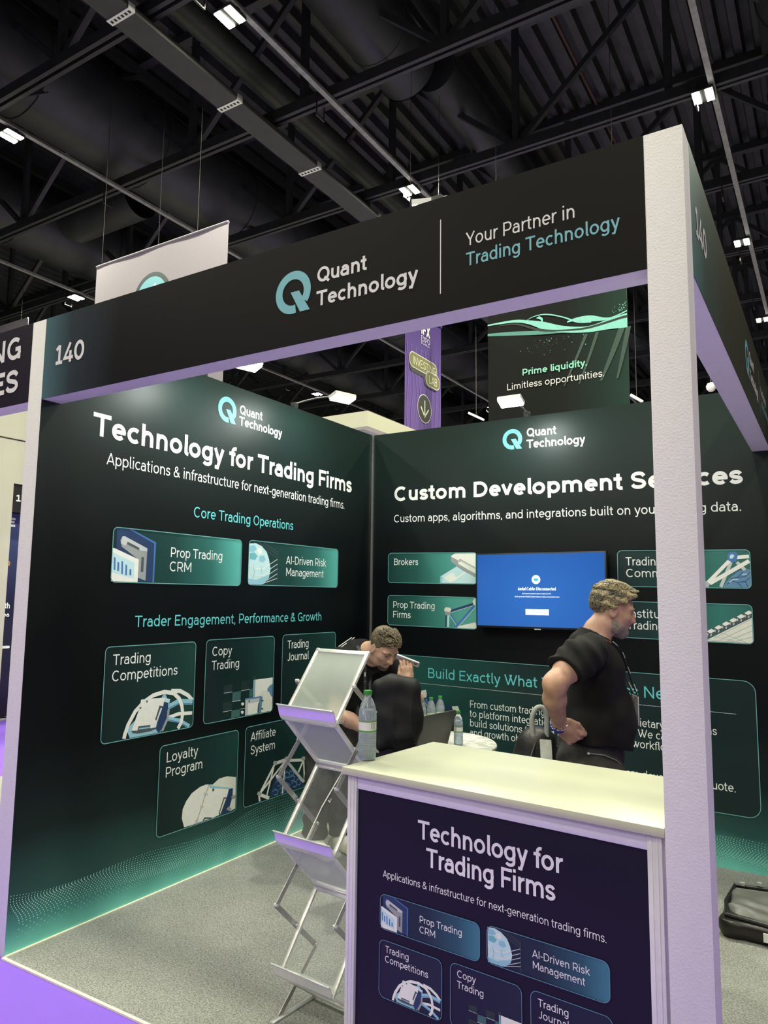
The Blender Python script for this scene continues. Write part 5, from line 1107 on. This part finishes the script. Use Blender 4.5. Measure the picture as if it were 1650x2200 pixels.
for s in (-1, 1):
    a = Vector((.8, .6, 0))*s*.095; bx_ = np.array((-.35+a.x, .31+a.y, 0)); d = np.array((.6, -.8, 0))
    V = Vol(); V.ell(bx_+(0, 0, .06), (.05, .05, .06), k=.03).cap(bx_+d*.02+(0, 0, .05), bx_+d*.15+(0, 0, .038), .050, .036, k=.03).cap(bx_-d*.04+(0, 0, .02), bx_+d*.17+(0, 0, .02), .05, .045, k=.01); V.plane((0, 0, .0), (0, 0, -1))
    V.disp = lambda P: .002*np.sin(P[:, 0]*120)*np.sin(P[:, 1]*120)
    so = V.build('shoe', shoe_w, m1, T1, .005, 'chunky white trainer')
    mb = MB()
    for k in range(4):
        c = bx_+d*(.045+k*.022); l_ = np.array((.8, .6, 0)); mb.tube([tuple(c-l_*.028+(0, 0, .082-k*.006)), tuple(c+(0, 0, .098-k*.007)), tuple(c+l_*.028+(0, 0, .082-k*.006))], .0035, 6)
    place_mb(mb, T1).build('laces', mat('cream_laces', (.6, .58, .48), .7), so)
hair1 = hair_mat('short_brown_hair', (.032, .024, .014), (.20, .155, .085), 120.); q = h1
V = Vol(); V.ell(q.p(-.016, 0, .038), np.array((.104, .082, .092)), q.ax, .02); V.ell(q.p(.046, 0, .075), (.048, .058, .034), q.ax, .02)
V.plane(q.p(.045, 0, .040), q.f*.70-q.u*.71); V.plane(q.p(-.06, 0, -.055), -q.u)
V.disp = lambda P: .0022*np.sin(P[:, 0]*160+1.5*np.sin(P[:, 2]*90))*np.sin(P[:, 1]*150+P[:, 2]*60)
hr = V.build('hair', hair1, m1, T1, .0035)
mb = tufts(q, 230, 21, ((-120, 120), (18, 88)), .032, .0026, .003, lambda a, b: (.7, .1*math.sin(a), .35)); place_mb(mb, T1).build('locks', hair1, hr)
V = Vol(); V.ell(q.p(.036, 0, -.060), (.0595, .0595, .066), q.ax, .02); V.ell(q.p(.070, 0, -.102), (.029, .032, .024), q.ax, .02)
for s in (-1, 1): V.ell(q.p(.020, s*.053, -.070), (.038, .0165, .034), q.ax, .015)
V.plane(q.p(.085, 0, -.086), q.f*.45+q.u*.9); V.plane(q.p(.005, 0, -.03), -q.f*.9+q.u*.2)
V.build('beard', hair_mat('short_dark_stubble', (.055, .032, .020), (.15, .09, .06), 260.), m1, T1, .0035)
mb = MB()
for s in (-1, 1): mb.tube([tuple(q.p(.099, s*.004, -.054)), tuple(q.p(.096, s*.018, -.059)), tuple(q.p(.084, s*.029, -.074))], [.0045, .0045, .0025], 7)
place_mb(mb, T1).build('moustache', hair1, m1, smooth=True)
for s in (-1, 1):
    mb = MB(); mb.tube([tuple(q.p(.099, s*.012, .020)), tuple(q.p(.094, s*.032, .026)), tuple(q.p(.076, s*.052, .018))], [.003, .0045, .002], 6); place_mb(mb, T1).build('eyebrow', hair1, m1, smooth=True)
mb = MB(); Lp = [(-.165, .045, 1.325), (-.125, -.005, 1.27), (-.113, -.025, 1.20), (-.11, -.035, 1.08), (-.108, -.04, .95), (-.106, -.04, .87)]
for i in range(len(Lp)-1): mb.bar(Lp[i], Lp[i+1], .018, .003, up=(.3, -1, 0))
for i in range(6):
    z = 1.17-i*.055; mb.bar((-.1115, -.032, z), (-.1115, -.032, z-.026), .007, .004, up=(.3, -1, 0), mi=1)
place_mb(mb, T1).build('lanyard', [strap, strap_w], m1)
wr = np.array(RW); ad = np.array(RW)-np.array((-.20, -.06, .885)); ad /= np.linalg.norm(ad); e1 = np.cross(ad, (0, 0, 1.)); e1 /= np.linalg.norm(e1); e2 = np.cross(ad, e1)
mb = MB(); mb.tube(ring(wr-ad*.004, .031), .006, 8, closed=True); place_mb(mb, T1).build('wristband', MATS['blue_wristband'], m1, smooth=True)
# ------------------------------------------------------------------ zig-zag brochure rack
RZ = -5.16; wv = Vector((math.cos(R(RZ)), math.sin(R(RZ)), 0)); nv_ = Vector((wv.y, -wv.x, 0))
ro = wv*1.596+nv_*2.63
rk = thing('brochure_rack', 'folding zig-zag brochure rack with frosted panels left of the counter', 'rack', (ro.x, ro.y, .006), R(RZ))
frost = mat('frosted_acrylic', (.62, .68, .64), .30, var=.05, scale=5, alpha=.36, spec=.6)
clear = mat('clear_acrylic', (.80, .84, .84), .12, var=.02, alpha=.05, spec=.6)
RW_ = .285
Pf = {'T': (.20, 1.412), 'F1': (0, 1.150), 'B1': (.213, .934), 'F2': (0, .662), 'B2': (.22, .440), 'F3': (.010, .168), 'B3': (.22, .012)}
def rk_build(mb, name, m, bev=0., par=None): return mb.build(name, m, par or rk, world=False, bevel=bev)
seq = ['T', 'F1', 'B1', 'F2', 'B2', 'F3', 'B3']
kinds = ['frost', 'frost', 'clear', 'frost', 'clear', 'frost']
for i, kd in enumerate(kinds):
    a, b = Pf[seq[i]], Pf[seq[i+1]]
    mb = MB()
    d = Vector((0, b[0]-a[0], b[1]-a[1])).normalized(); nn = Vector((0, -d.z, d.y))
    for x in (.008, RW_-.008): mb.bar((x, a[0], a[1]), (x, b[0], b[1]), .018, .012, up=tuple(nn))
    for p in (a, b):
        q = Vector((0, p[0], p[1]))+(d*.010 if p is a else -d*.010)
        mb.bar((.0, q.y, q.z), (RW_, q.y, q.z), .016, .012, up=tuple(nn))
    fr = rk_build(mb, 'panel_frame', alu, .0015)
    mb = MB(); mb.bar((RW_/2, a[0]+d.y*.012, a[1]+d.z*.012), (RW_/2, b[0]-d.y*.012, b[1]-d.z*.012), RW_-.026, .003, up=tuple(nn)); rk_build(mb, 'acrylic_panel', frost if kd == 'frost' else clear, par=fr)
lip_m = mat('polished_lip', (.78, .78, .78), .22, metal=.65, var=.02)
for k in ('F1', 'F2', 'F3'):
    b, z = Pf[k]; prof = [(b+.004, z-.012), (b-.006, z-.006), (b-.016, z+.008), (b-.022, z+.026), (b-.026, z+.042), (b-.036, z+.054), (b-.039, z+.053)]
    mb = MB(); n = len(prof)
    for x in (-.006, RW_+.006):
        for p in prof: mb.v.append((x, p[0], p[1]))
        for p in prof: mb.v.append((x, p[0]+.003, p[1]+.0012))
    o = 2*n
    for i in range(n-1):
        mb.f += [(i, i+1, o+i+1, o+i), (n+i, o+n+i, o+n+i+1, n+i+1), (i, n+i, n+i+1, i+1), (o+i, o+i+1, o+n+i+1, o+n+i)]; mb.m += [0]*4
    mb.f += [(n-1, 2*n-1, o+2*n-1, o+n-1), (0, o, o+n, n)]; mb.m += [0, 0]
    rk_build(mb, 'pocket_lip', lip_m).data.polygons.foreach_set('use_smooth', [False]*len(mb.f))
    mb = MB(); mb.box((.012, b+.012, z-.004), (RW_-.012, b+.055, z+.006)); rk_build(mb, 'pocket_floor', frost)
for k in ('B1', 'B2'):
    b, z = Pf[k]; mb = MB(); mb.box((-.004, b-.012, z+.004), (RW_+.004, b+.006, z+.016)); mb.box((-.004, b-.012, z-.016), (RW_+.004, b+.006, z-.004)); rk_build(mb, 'hinge_rail', alu, .0015)
SJ = [(.088, 1.285), (.222, 1.172), (-.008, .915), (.230, .682), (.0, .425), (.238, .196), (.03, .004)]
for x in (-.010, RW_+.010):
    for i in range(len(SJ)-1):
        a, b = SJ[i], SJ[i+1]; xo = x+(.003 if i % 2 else -.003); mb = MB(); mb.bar((xo, a[0], a[1]), (xo, b[0], b[1]), .0035, .020, up=(0, -(b[1]-a[1]), b[0]-a[0])); rk_build(mb, 'scissor_bar', steel)
    mb = MB()
    for p in SJ[:-1]+[((SJ[i][0]+SJ[i+1][0])/2, (SJ[i][1]+SJ[i+1][1])/2) for i in range(1, 6)]: mb.tube([(x-.008, p[0], p[1]), (x+.008, p[0], p[1])], .006, 10)
    rk_build(mb, 'pivot_pins', alu)
mb = MB(); mb.tube([(.15, .205, .925), (.13, .10, .80), (.115, .03, .69)], .0028, 8); mb.tube([(.137, .13, .82), (.150, .125, .815), (.152, .13, .83)], .0022, 6); rk_build(mb, 'lock_rod', alu)
for x in (.0, RW_):
    mb = MB(); mb.bar((x, -.02, .004), (x, .25, .004), .022, .008); rk_build(mb, 'foot', alu, .002)

# ------------------------------------------------------------------ water bottles
pet = bpy.data.materials.new('clear_bottle_plastic'); N, Lk, b = nodes_of(pet)
b.inputs['Base Color'].default_value = (.84, .91, .97, 1); b.inputs['Roughness'].default_value = .10; b.inputs['Transmission Weight'].default_value = .80; b.inputs['IOR'].default_value = 1.2
tc = N.new('ShaderNodeTexCoord'); nz = N.new('ShaderNodeTexNoise'); nz.inputs['Scale'].default_value = 40; Lk.new(tc.outputs['Object'], nz.inputs['Vector'])
bp = N.new('ShaderNodeBump'); bp.inputs['Strength'].default_value = .12; bp.inputs['Distance'].default_value = .003; Lk.new(nz.outputs['Fac'], bp.inputs['Height']); Lk.new(bp.outputs[0], b.inputs['Normal'])
cap_g = mat('green_bottle_cap', (.045, .30, .045), .4, var=.05); lab_w = mat('bottle_label_white', (.74, .73, .72), .5); lab_g = mat('bottle_label_green', (.10, .34, .05), .5); lab_t = mat('bottle_label_print', (.12, .20, .10), .5)
bottle0 = None
def bottle(loc, label, sc=1., rz=0.):
    global bottle0
    if bottle0 is None:
        t = bottle0 = thing('water_bottle', label, 'bottle', (0, 0, 0), group='green capped water bottles')
        pr_ = [(.020, 0), (.030, .002), (.0345, .010), (.0352, .022)]
        for i in range(9): z = .030+i*.0075; pr_ += [(.0355, z), (.0355, z+.0035), (.0338, z+.0055)]
        pr_ += [(.0355, .100), (.0358, .104), (.0345, .107), (.0345, .152), (.0358, .155), (.0356, .170), (.0335, .190), (.0285, .210), (.0220, .226), (.0165, .236), (.0138, .240), (.0138, .246), (.0155, .247), (.0155, .249), (.0135, .250), (.0135, .256)]
        mb = MB(); mb.lathe(pr_, 40); bd = mb.build('bottle_body', pet, t, world=False, smooth=True)
        mb = MB(); mb.lathe([(.0165, .248), (.0168, .249), (.0168, .263), (.0160, .2655), (.0, .266)], 36, cap1=False)
        for j in range(36):
            a = 2*PI*j/36; mb.bar((.0168*math.cos(a), .0168*math.sin(a), .251), (.0168*math.cos(a), .0168*math.sin(a), .262), .0012, .0012, up=(math.cos(a), math.sin(a), 0))
        mb.build('cap', cap_g, t, world=False, smooth=True)
        mb = MB(); mb.lathe([(.0352, .108), (.0352, .151)], 44, cap0=False, cap1=False); lb = mb.build('label', lab_w, t, world=False, smooth=True)
        mb = MB(); mb.lathe([(.03535, .1085), (.03535, .115)], 44, cap0=False, cap1=False); mb.lathe([(.03535, .146), (.03535, .1505)], 44, cap0=False, cap1=False); mb.build('label_band', lab_g, lb, world=False, smooth=True)
        mb = MB()
        for r_ in range(6):
            for c_ in range(3):
                a0 = R(-48+c_*13+(r_ % 2)*2); a1 = a0+R(9-(r_*c_) % 4); z = .141-r_*.0042
                mb.v += [(.0354*math.cos(a), .0354*math.sin(a), zz) for a, zz in ((a0, z), (a1, z), (a1, z+.0022), (a0, z+.0022))]; k = len(mb.v)-4; mb.f.append((k, k+1, k+2, k+3)); mb.m.append(0)
        mb.build('label_lettering', lab_t, lb, world=False)
        mb = MB(); mb.lathe([(.0, .003), (.0285, .005), (.0325, .012), (.0325, .100), (.0328, .165), (.0310, .190), (.0, .1905)], 36, cap0=False, cap1=False); mb.build('water', mat('clear_water', (.80, .88, .95), .10, var=.0, trans=.78, ior=1.2), t, world=False, smooth=True)
    else:
        t = copy_tree(bottle0); t['label'] = label
    t.location = loc; t.rotation_euler = (0, 0, rz); t.scale = (sc, sc, sc)
    t.matrix_basis = Matrix.Translation(loc) @ Matrix.Rotation(rz, 4, 'Z') @ Matrix.Scale(sc, 4)
    return t
bc = (1.741, -2.735)
bottle((bc[0], bc[1], 1.0303), 'large green capped water bottle on the white counter', .965, R(13))
bottle((1.267, -.966, .7405), 'green capped water bottle on the round table, right of the laptop', .79, R(-80))
for i, (x, y, s, lb) in enumerate([(.885, -.735, .86, 'nearest the laptop corner'), (.905, -.640, .86, 'in the middle'), (.925, -.545, .86, 'on the right, farthest back')]):
    bottle((x, y, .7405), 'green capped bottle behind the laptop lid, %s of the three' % lb, s, R(40*i))

# ------------------------------------------------------------------ round table, laptop, phone
TC_, TRr = (1.06, -.94), .415
rt = thing('round_table', 'white round bistro table with a marbled top behind the counter', 'table', (TC_[0], TC_[1], .006))
marb = bpy.data.materials.new('white_marble_top'); N, Lk, b = nodes_of(marb); b.inputs['Roughness'].default_value = .25
tc = N.new('ShaderNodeTexCoord'); nz = N.new('ShaderNodeTexNoise'); nz.inputs['Scale'].default_value = 5; nz.inputs['Detail'].default_value = 8; nz.inputs['Distortion'].default_value = 2.5; Lk.new(tc.outputs['Object'], nz.inputs['Vector'])
rp = N.new('ShaderNodeValToRGB'); rp.color_ramp.elements[0].position = .44; rp.color_ramp.elements[0].color = (.55, .55, .50, 1); rp.color_ramp.elements[1].position = .52; rp.color_ramp.elements[1].color = (.80, .79, .72, 1); Lk.new(nz.outputs['Fac'], rp.inputs[0]); Lk.new(rp.outputs[0], b.inputs['Base Color'])
mb = MB(); mb.lathe([(0, .712), (TRr-.02, .712), (TRr, .720), (TRr, .734), (TRr-.006, .740), (0, .740)], 56, c=(*TC_, 0), cap0=False, cap1=False); mb.build('tabletop', marb, rt, smooth=True)
mb = MB(); mb.lathe([(.032, .02), (.032, .71)], 24, c=(*TC_, 0)); mb.lathe([(.09, .695), (.09, .712)], 24, c=(*TC_, 0)); mb.build('stem', alu, rt, smooth=True)
mb = MB(); mb.lathe([(.24, .006), (.24, .014), (.06, .03), (.0, .03)], 40, c=(*TC_, 0), cap1=False); mb.build('base', alu, rt, smooth=True)
hx = Vector((1.19, -1.175, .7405)); ld_ = Vector((.135, .99, 0)).normalized(); li = Vector((-ld_.y, ld_.x, 0))
lp = thing('laptop', 'dark grey open laptop seen from behind its lid on the round table', 'laptop', tuple(hx))
Tl = lambda u, o: Matrix(((ld_.x, li.x, 0, o.x), (ld_.y, li.y, 0, o.y), (0, 0, 1, o.z), (0, 0, 0, 1)))
lapm = mat('dark_grey_laptop_shell', (.075, .075, .068), .42, metal=.3, var=.05)
mb = MB(); mb.box((-.165, .0, .0), (.165, .235, .015), T=Tl(0, hx)); mb.build('keyboard_base', lapm, lp, bevel=.003)
mb = MB()
for r_ in range(5):
    for c_ in range(13): mb.box((-.150+c_*.0232, .03+r_*.020, .015), (-.150+c_*.0232+.0195, .03+r_*.020+.0165, .0172), T=Tl(0, hx))
mb.build('keys', black_rub, lp)
tl = R(17); lu = (-li*math.sin(tl)+Vector((0, 0, 1))*math.cos(tl)); lb_ = ld_.cross(lu)
Tm = Matrix(((ld_.x, lu.x, lb_.x, hx.x), (ld_.y, lu.y, lb_.y, hx.y), (ld_.z, lu.z, lb_.z, hx.z+.012), (0, 0, 0, 1)))
mb = MB(); P = rrect(-.165, .0, .165, .222, .012); k = len(P)
mb.v = [tuple(Tm @ Vector((a, c, -.003))) for a, c in P]+[tuple(Tm @ Vector((a, c, .004))) for a, c in P]
mb.f = [tuple(range(k))[::-1], tuple(range(k, 2*k))]+[(i, (i+1) % k, k+(i+1) % k, k+i) for i in range(k)]; mb.m = [0]*len(mb.f); ldo = mb.build('lid', lapm, lp)
mb = MB(); mb.box((-.155, .012, -.0045), (.155, .212, -.0031), T=Tm); mb.build('screen', mat('dim_laptop_screen', (.02, .02, .03), .2, emit=(.3, .35, .5), estr=.3), lp)
ph = thing('phone', 'white mobile phone held at the ear of the bent man', 'phone', tuple(T1 @ Vector((.15, -.125, 1.25))))
pu = (rh*.92-Vector((0, 0, 1))*.33+fh*-.12).normalized(); pn = (-fh*.42-Vector((0, 0, 1))*.86+rh*.1); pn = (pn-pu*pn.dot(pu)).normalized(); pv = pn.cross(pu); pc = T1 @ Vector((.150, -.125, 1.252))
Tp = Matrix(((pu.x, pv.x, pn.x, pc.x), (pu.y, pv.y, pn.y, pc.y), (pu.z, pv.z, pn.z, pc.z), (0, 0, 0, 1)))
def slab(rc, r, z0, z1, T):
    mb = MB(); P = rrect(*rc, r); k = len(P); mb.v = [tuple(T @ Vector((a, c, z0))) for a, c in P]+[tuple(T @ Vector((a, c, z1))) for a, c in P]
    mb.f = [tuple(range(k))[::-1], tuple(range(k, 2*k))]+[(i, (i+1) % k, k+(i+1) % k, k+i) for i in range(k)]; mb.m = [0]*len(mb.f); return mb
slab((-.073, -.036, .073, .036), .010, -.004, .005, Tp).build('phone_body', mat('white_phone_case', (.70, .70, .74), .3), ph, bevel=.002)
cb = slab((.034, -.006, .066, .030), .008, .005, .0065, Tp).build('camera_bump', mat('pale_bump', (.55, .55, .6), .3), ph)
for a, c in ((.044, .020), (.058, .020), (.050, .004)):
    mb = MB(); mb.lathe([(.0062, .0065), (.0062, .008), (.0, .008)], 16, cap1=False); mb.v = [tuple(Tp @ Vector((v[0]+a, v[1]+c, v[2]))) for v in mb.v]; mb.build('camera_lens', black_rub, cb)

# ------------------------------------------------------------------ chairs
chair_m = mat('black_moulded_plastic', (.016, .016, .017), .45, var=.1)
chair0 = None
def chair(loc, rz, label):
    global chair0
    if chair0 is None:
        t = chair0 = thing('slatted_chair', label, 'chair', (0, 0, 0), group='black slatted chairs')
        mb = MB(); mb.box((-.22, -.21, .43), (.22, .22, .455)); mb.build('seat', chair_m, t, world=False, bevel=.012)
        for x in (-.19, .19):
            mb = MB(); mb.tube([(x, -.19, .44), (x*1.08, -.22, 0)], .014, 10); mb.build('leg', chair_m, t, world=False, smooth=True)
            mb = MB(); mb.tube([(x, .20, .80), (x, .205, .45), (x*1.05, .25, 0)], .014, 10); mb.build('leg', chair_m, t, world=False, smooth=True)
        mb = MB(); mb.box((-.21, .185, .76), (.21, .222, .81)); mb.build('top_rail', chair_m, t, world=False, bevel=.010)
        mb = MB(); mb.box((-.20, .192, .50), (.20, .215, .53)); mb.build('lower_rail', chair_m, t, world=False, bevel=.005)
        mb = MB()
        for i in range(13): mb.box((-.183+i*.029, .198, .525), (-.183+i*.029+.016, .210, .765))
        mb.build('back_slats', chair_m, t, world=False)
    else:
        t = copy_tree(chair0); t['label'] = label
    t.location = loc; t.rotation_euler = (0, 0, rz); t.matrix_basis = Matrix.Translation(loc) @ Matrix.Rotation(rz, 4, 'Z')
    return t
chair((.80, -.42, .006), R(40), 'black slatted chair behind the round table, beside the three bottles')
chair((1.88, -1.38, .006), R(-20), 'black slatted chair carrying the backpack, by the back wall')
hc = thing('high_chair', 'tall black chair hidden under the draped black jacket', 'chair', tuple(T1 @ Vector((.07, -.50, 0))))
def t1(p): return tuple(T1 @ Vector(p))
mb = MB(); mb.box((-.10, -.72, .62), (.24, -.385, .66), T=T1); mb.build('seat', chair_m, hc, bevel=.01)
for a, c in ((-.09, -.71), (.23, -.71), (-.09, -.40), (.23, -.40)): mb = MB(); mb.tube([t1((a, c, .63)), t1((a*1.08-.005, c*1.02, -.0))], .013, 10); mb.build('leg', black_steel, hc, smooth=True)
mb = MB(); mb.box((-.02, -.385, .66), (.19, -.362, 1.095), T=T1); mb.build('backrest', chair_m, hc, bevel=.008)
mb = MB(); mb.tube([t1(p) for p in ((-.092, -.715, .25), (.236, -.715, .25), (.236, -.402, .25), (-.092, -.402, .25))], .009, 8, closed=True); mb.build('foot_ring', alu, hc, smooth=True)
V = Vol(); J = .372
V.chain([(-.02, -J, 1.126), (.05, -J-.003, 1.143), (.165, -J, 1.126)], [.044, .051, .051], .04)
V.ell((.072, -J-.004, .99), (.136, .060, .16), k=.05).ell((.11, -J-.016, .92), (.115, .062, .17), k=.05); V.cap((.16, -J-.004, 1.10), (.19, -J-.008, .90), .044, .040, k=.04); V.cap((.117, -J-.018, .85), (.122, -J-.018, .785), .060, .030, k=.05); V.cap((.02, -J-.010, .95), (.0, -J-.014, .81), .054, .045, k=.05)
V.disp = lambda P: (.012*np.abs(np.sin(P[:, 0]*30+.9*np.sin(P[:, 2]*8)+.6))**.6-.006)*np.clip((1.14-P[:, 2])*5, .1, 1)+wob(P, 26., .003, 3.)
jk = V.build('jacket', mat('black_suit_cloth', (.0095, .0095, .0105), .62, var=.15, scale=20, spec=.35), None, T1, .005)
tag(jk, 'black jacket draped over the tall chair beside the bent man', 'jacket')

# ------------------------------------------------------------------ backpack on its chair
bpk = thing('backpack', 'black backpack with a pale grey strap standing on a chair', 'backpack', (1.90, -1.47, .47))
Tb = Matrix.Translation((1.90, -1.47, .462)) @ Matrix.Diagonal((1.16, 1.1, 1.06, 1)) @ Matrix(((rh.x, fh.x, 0, 0), (rh.y, fh.y, 0, 0), (0, 0, 1, 0), (0, 0, 0, 1)))
lea = mat('black_backpack_fabric', (.018, .018, .018), .42, var=.2, scale=20, bump=.2, bscale=90); lea_g = mat('pale_grey_strap', (.42, .43, .39), .6, bump=.15, bscale=150)
V = Vol(); V.cap((-.04, 0, .12), (.035, 0, .42), .135, .066, k=.05).ell((.07, 0, .20), (.12, .11, .22), k=.05).ell((.045, 0, .44), (.075, .07, .062), k=.03).ell((.02, .0, .12), (.165, .12, .14), k=.06).ell((.03, 0, .36), (.075, .075, .12), k=.05).ell((-.06, -.07, .13), (.10, .075, .13), k=.03); V.plane((0, 0, 0), (0, 0, -1))
V.disp = lambda P: wob(P, 24., .005, .7)
V.build('bag_body', lea, bpk, Tb, .005)
V = Vol(); V.ell((-.075, -.09, .12), (.09, .05, .12), k=.02); V.disp = lambda P: wob(P, 40., .003, 1.7); V.build('front_pocket', lea, bpk, Tb, .005)
mb = MB(); mb.bar((.060, -.088, .455), (.052, -.148, .33), .050, .010, up=(0, -1, .3)); mb.bar((.052, -.148, .335), (.045, -.185, .16), .052, .010, up=(0, -1, .2)); place_mb(mb, Tb).build('shoulder_strap', lea_g, bpk, bevel=.003)
mb = MB(); hz = spline([(.015, .46), (.010, .54), (.028, .59), (.055, .598), (.074, .56), (.074, .46)], 6); mb.tube([(a, -.055, c) for a, c in hz], .012, 10); place_mb(mb, Tb).build('grab_handle', lea_g, bpk, smooth=True)
mb = MB(); mb.tube([(-.135, -.125, .10), (-.115, -.148, .16), (-.085, -.152, .22), (-.05, -.150, .27)], .0045, 6); place_mb(mb, Tb).build('zip', mat('red_zip_piping', (.35, .03, .05), .5), bpk, smooth=True)
mb = MB(); mb.tube([(-.10, -.10, .30), (-.06, -.125, .33), (-.01, -.115, .38), (.02, -.08, .44)], .004, 6); place_mb(mb, Tb).build('zip', lea, bpk, smooth=True)
for s in (.10, .155):
    mb = MB(); mb.tube([(s-.03, .02, .40), (s+.03, .03, .25), (s, .02, .06)], [.02, .022, .018], 8); place_mb(mb, Tb).build('side_strap', lea, bpk, smooth=True)

# ------------------------------------------------------------------ soft case lying by the right side
cs = thing('suitcase', 'black case lying open with grey lining on the right, by the back wall', 'suitcase', (2.93, -.80, .006))
sh_m = mat('glossy_black_shell', (.020, .017, .016), .30, var=.1); lin = mat('grey_satin_lining', (.115, .120, .112), .38, var=.22, scale=9, bump=.5, bscale=14)
V = Vol(); V.ell((2.93, -.80, .075), (.25, .235, .085), k=.02)
V = Vol()
for a, c in ((2.76, 3.10), ):
    for y in (-.98, -.64): V.cap((a, y, .05), (c, y, .05), .050, k=.04)
    for x in (2.76, 3.10): V.cap((x, -.98, .05), (x, -.64, .05), .050, k=.04)
    V.ell((2.93, -.81, .045), (.19, .19, .045), k=.05)
V.plane((0, 0, .0), (0, 0, -1)); V.plane((0, 0, .085), (0, 0, 1)); V.build('shell', sh_m, cs, Matrix.Translation((0, 0, .006)), .006)
V = Vol(); V.ell((2.93, -.79, .075), (.185, .17, .045), k=.03).ell((2.90, -.70, .095), (.17, .08, .04), k=.04).ell((2.80, -.84, .075), (.07, .10, .035), k=.03); V.disp = lambda P: .006*np.sin(P[:, 0]*28+P[:, 1]*40+np.sin(P[:, 1]*22)*2)+wob(P, 30., .002)
V.build('lining', lin, cs, Matrix.Translation((0, 0, .006)), .006)
mb = MB(); mb.tube([(2.74, -.985, .100), (2.93, -1.01, .098), (3.12, -.985, .100), (3.145, -.81, .105), (3.12, -.62, .12), (2.93, -.60, .13), (2.74, -.62, .125), (2.72, -.81, .105)], .011, 8, closed=True); mb.build('zip', black_rub, cs, smooth=True)
for x, y, z in ((2.775, -.625, .137), (2.855, -.605, .146)):
    mb = MB(); mb.box((x-.008, y-.012, z-.004), (x+.016, y+.004, z+.014)); mb.build('zip_tag', mat('silver_tag', (.6, .6, .58), .3, metal=.5), cs, bevel=.002)
mb = MB(); mb.box((2.905, -1.036, .030), (2.99, -1.028, .070)); mb.build('luggage_label', ink_w, cs)
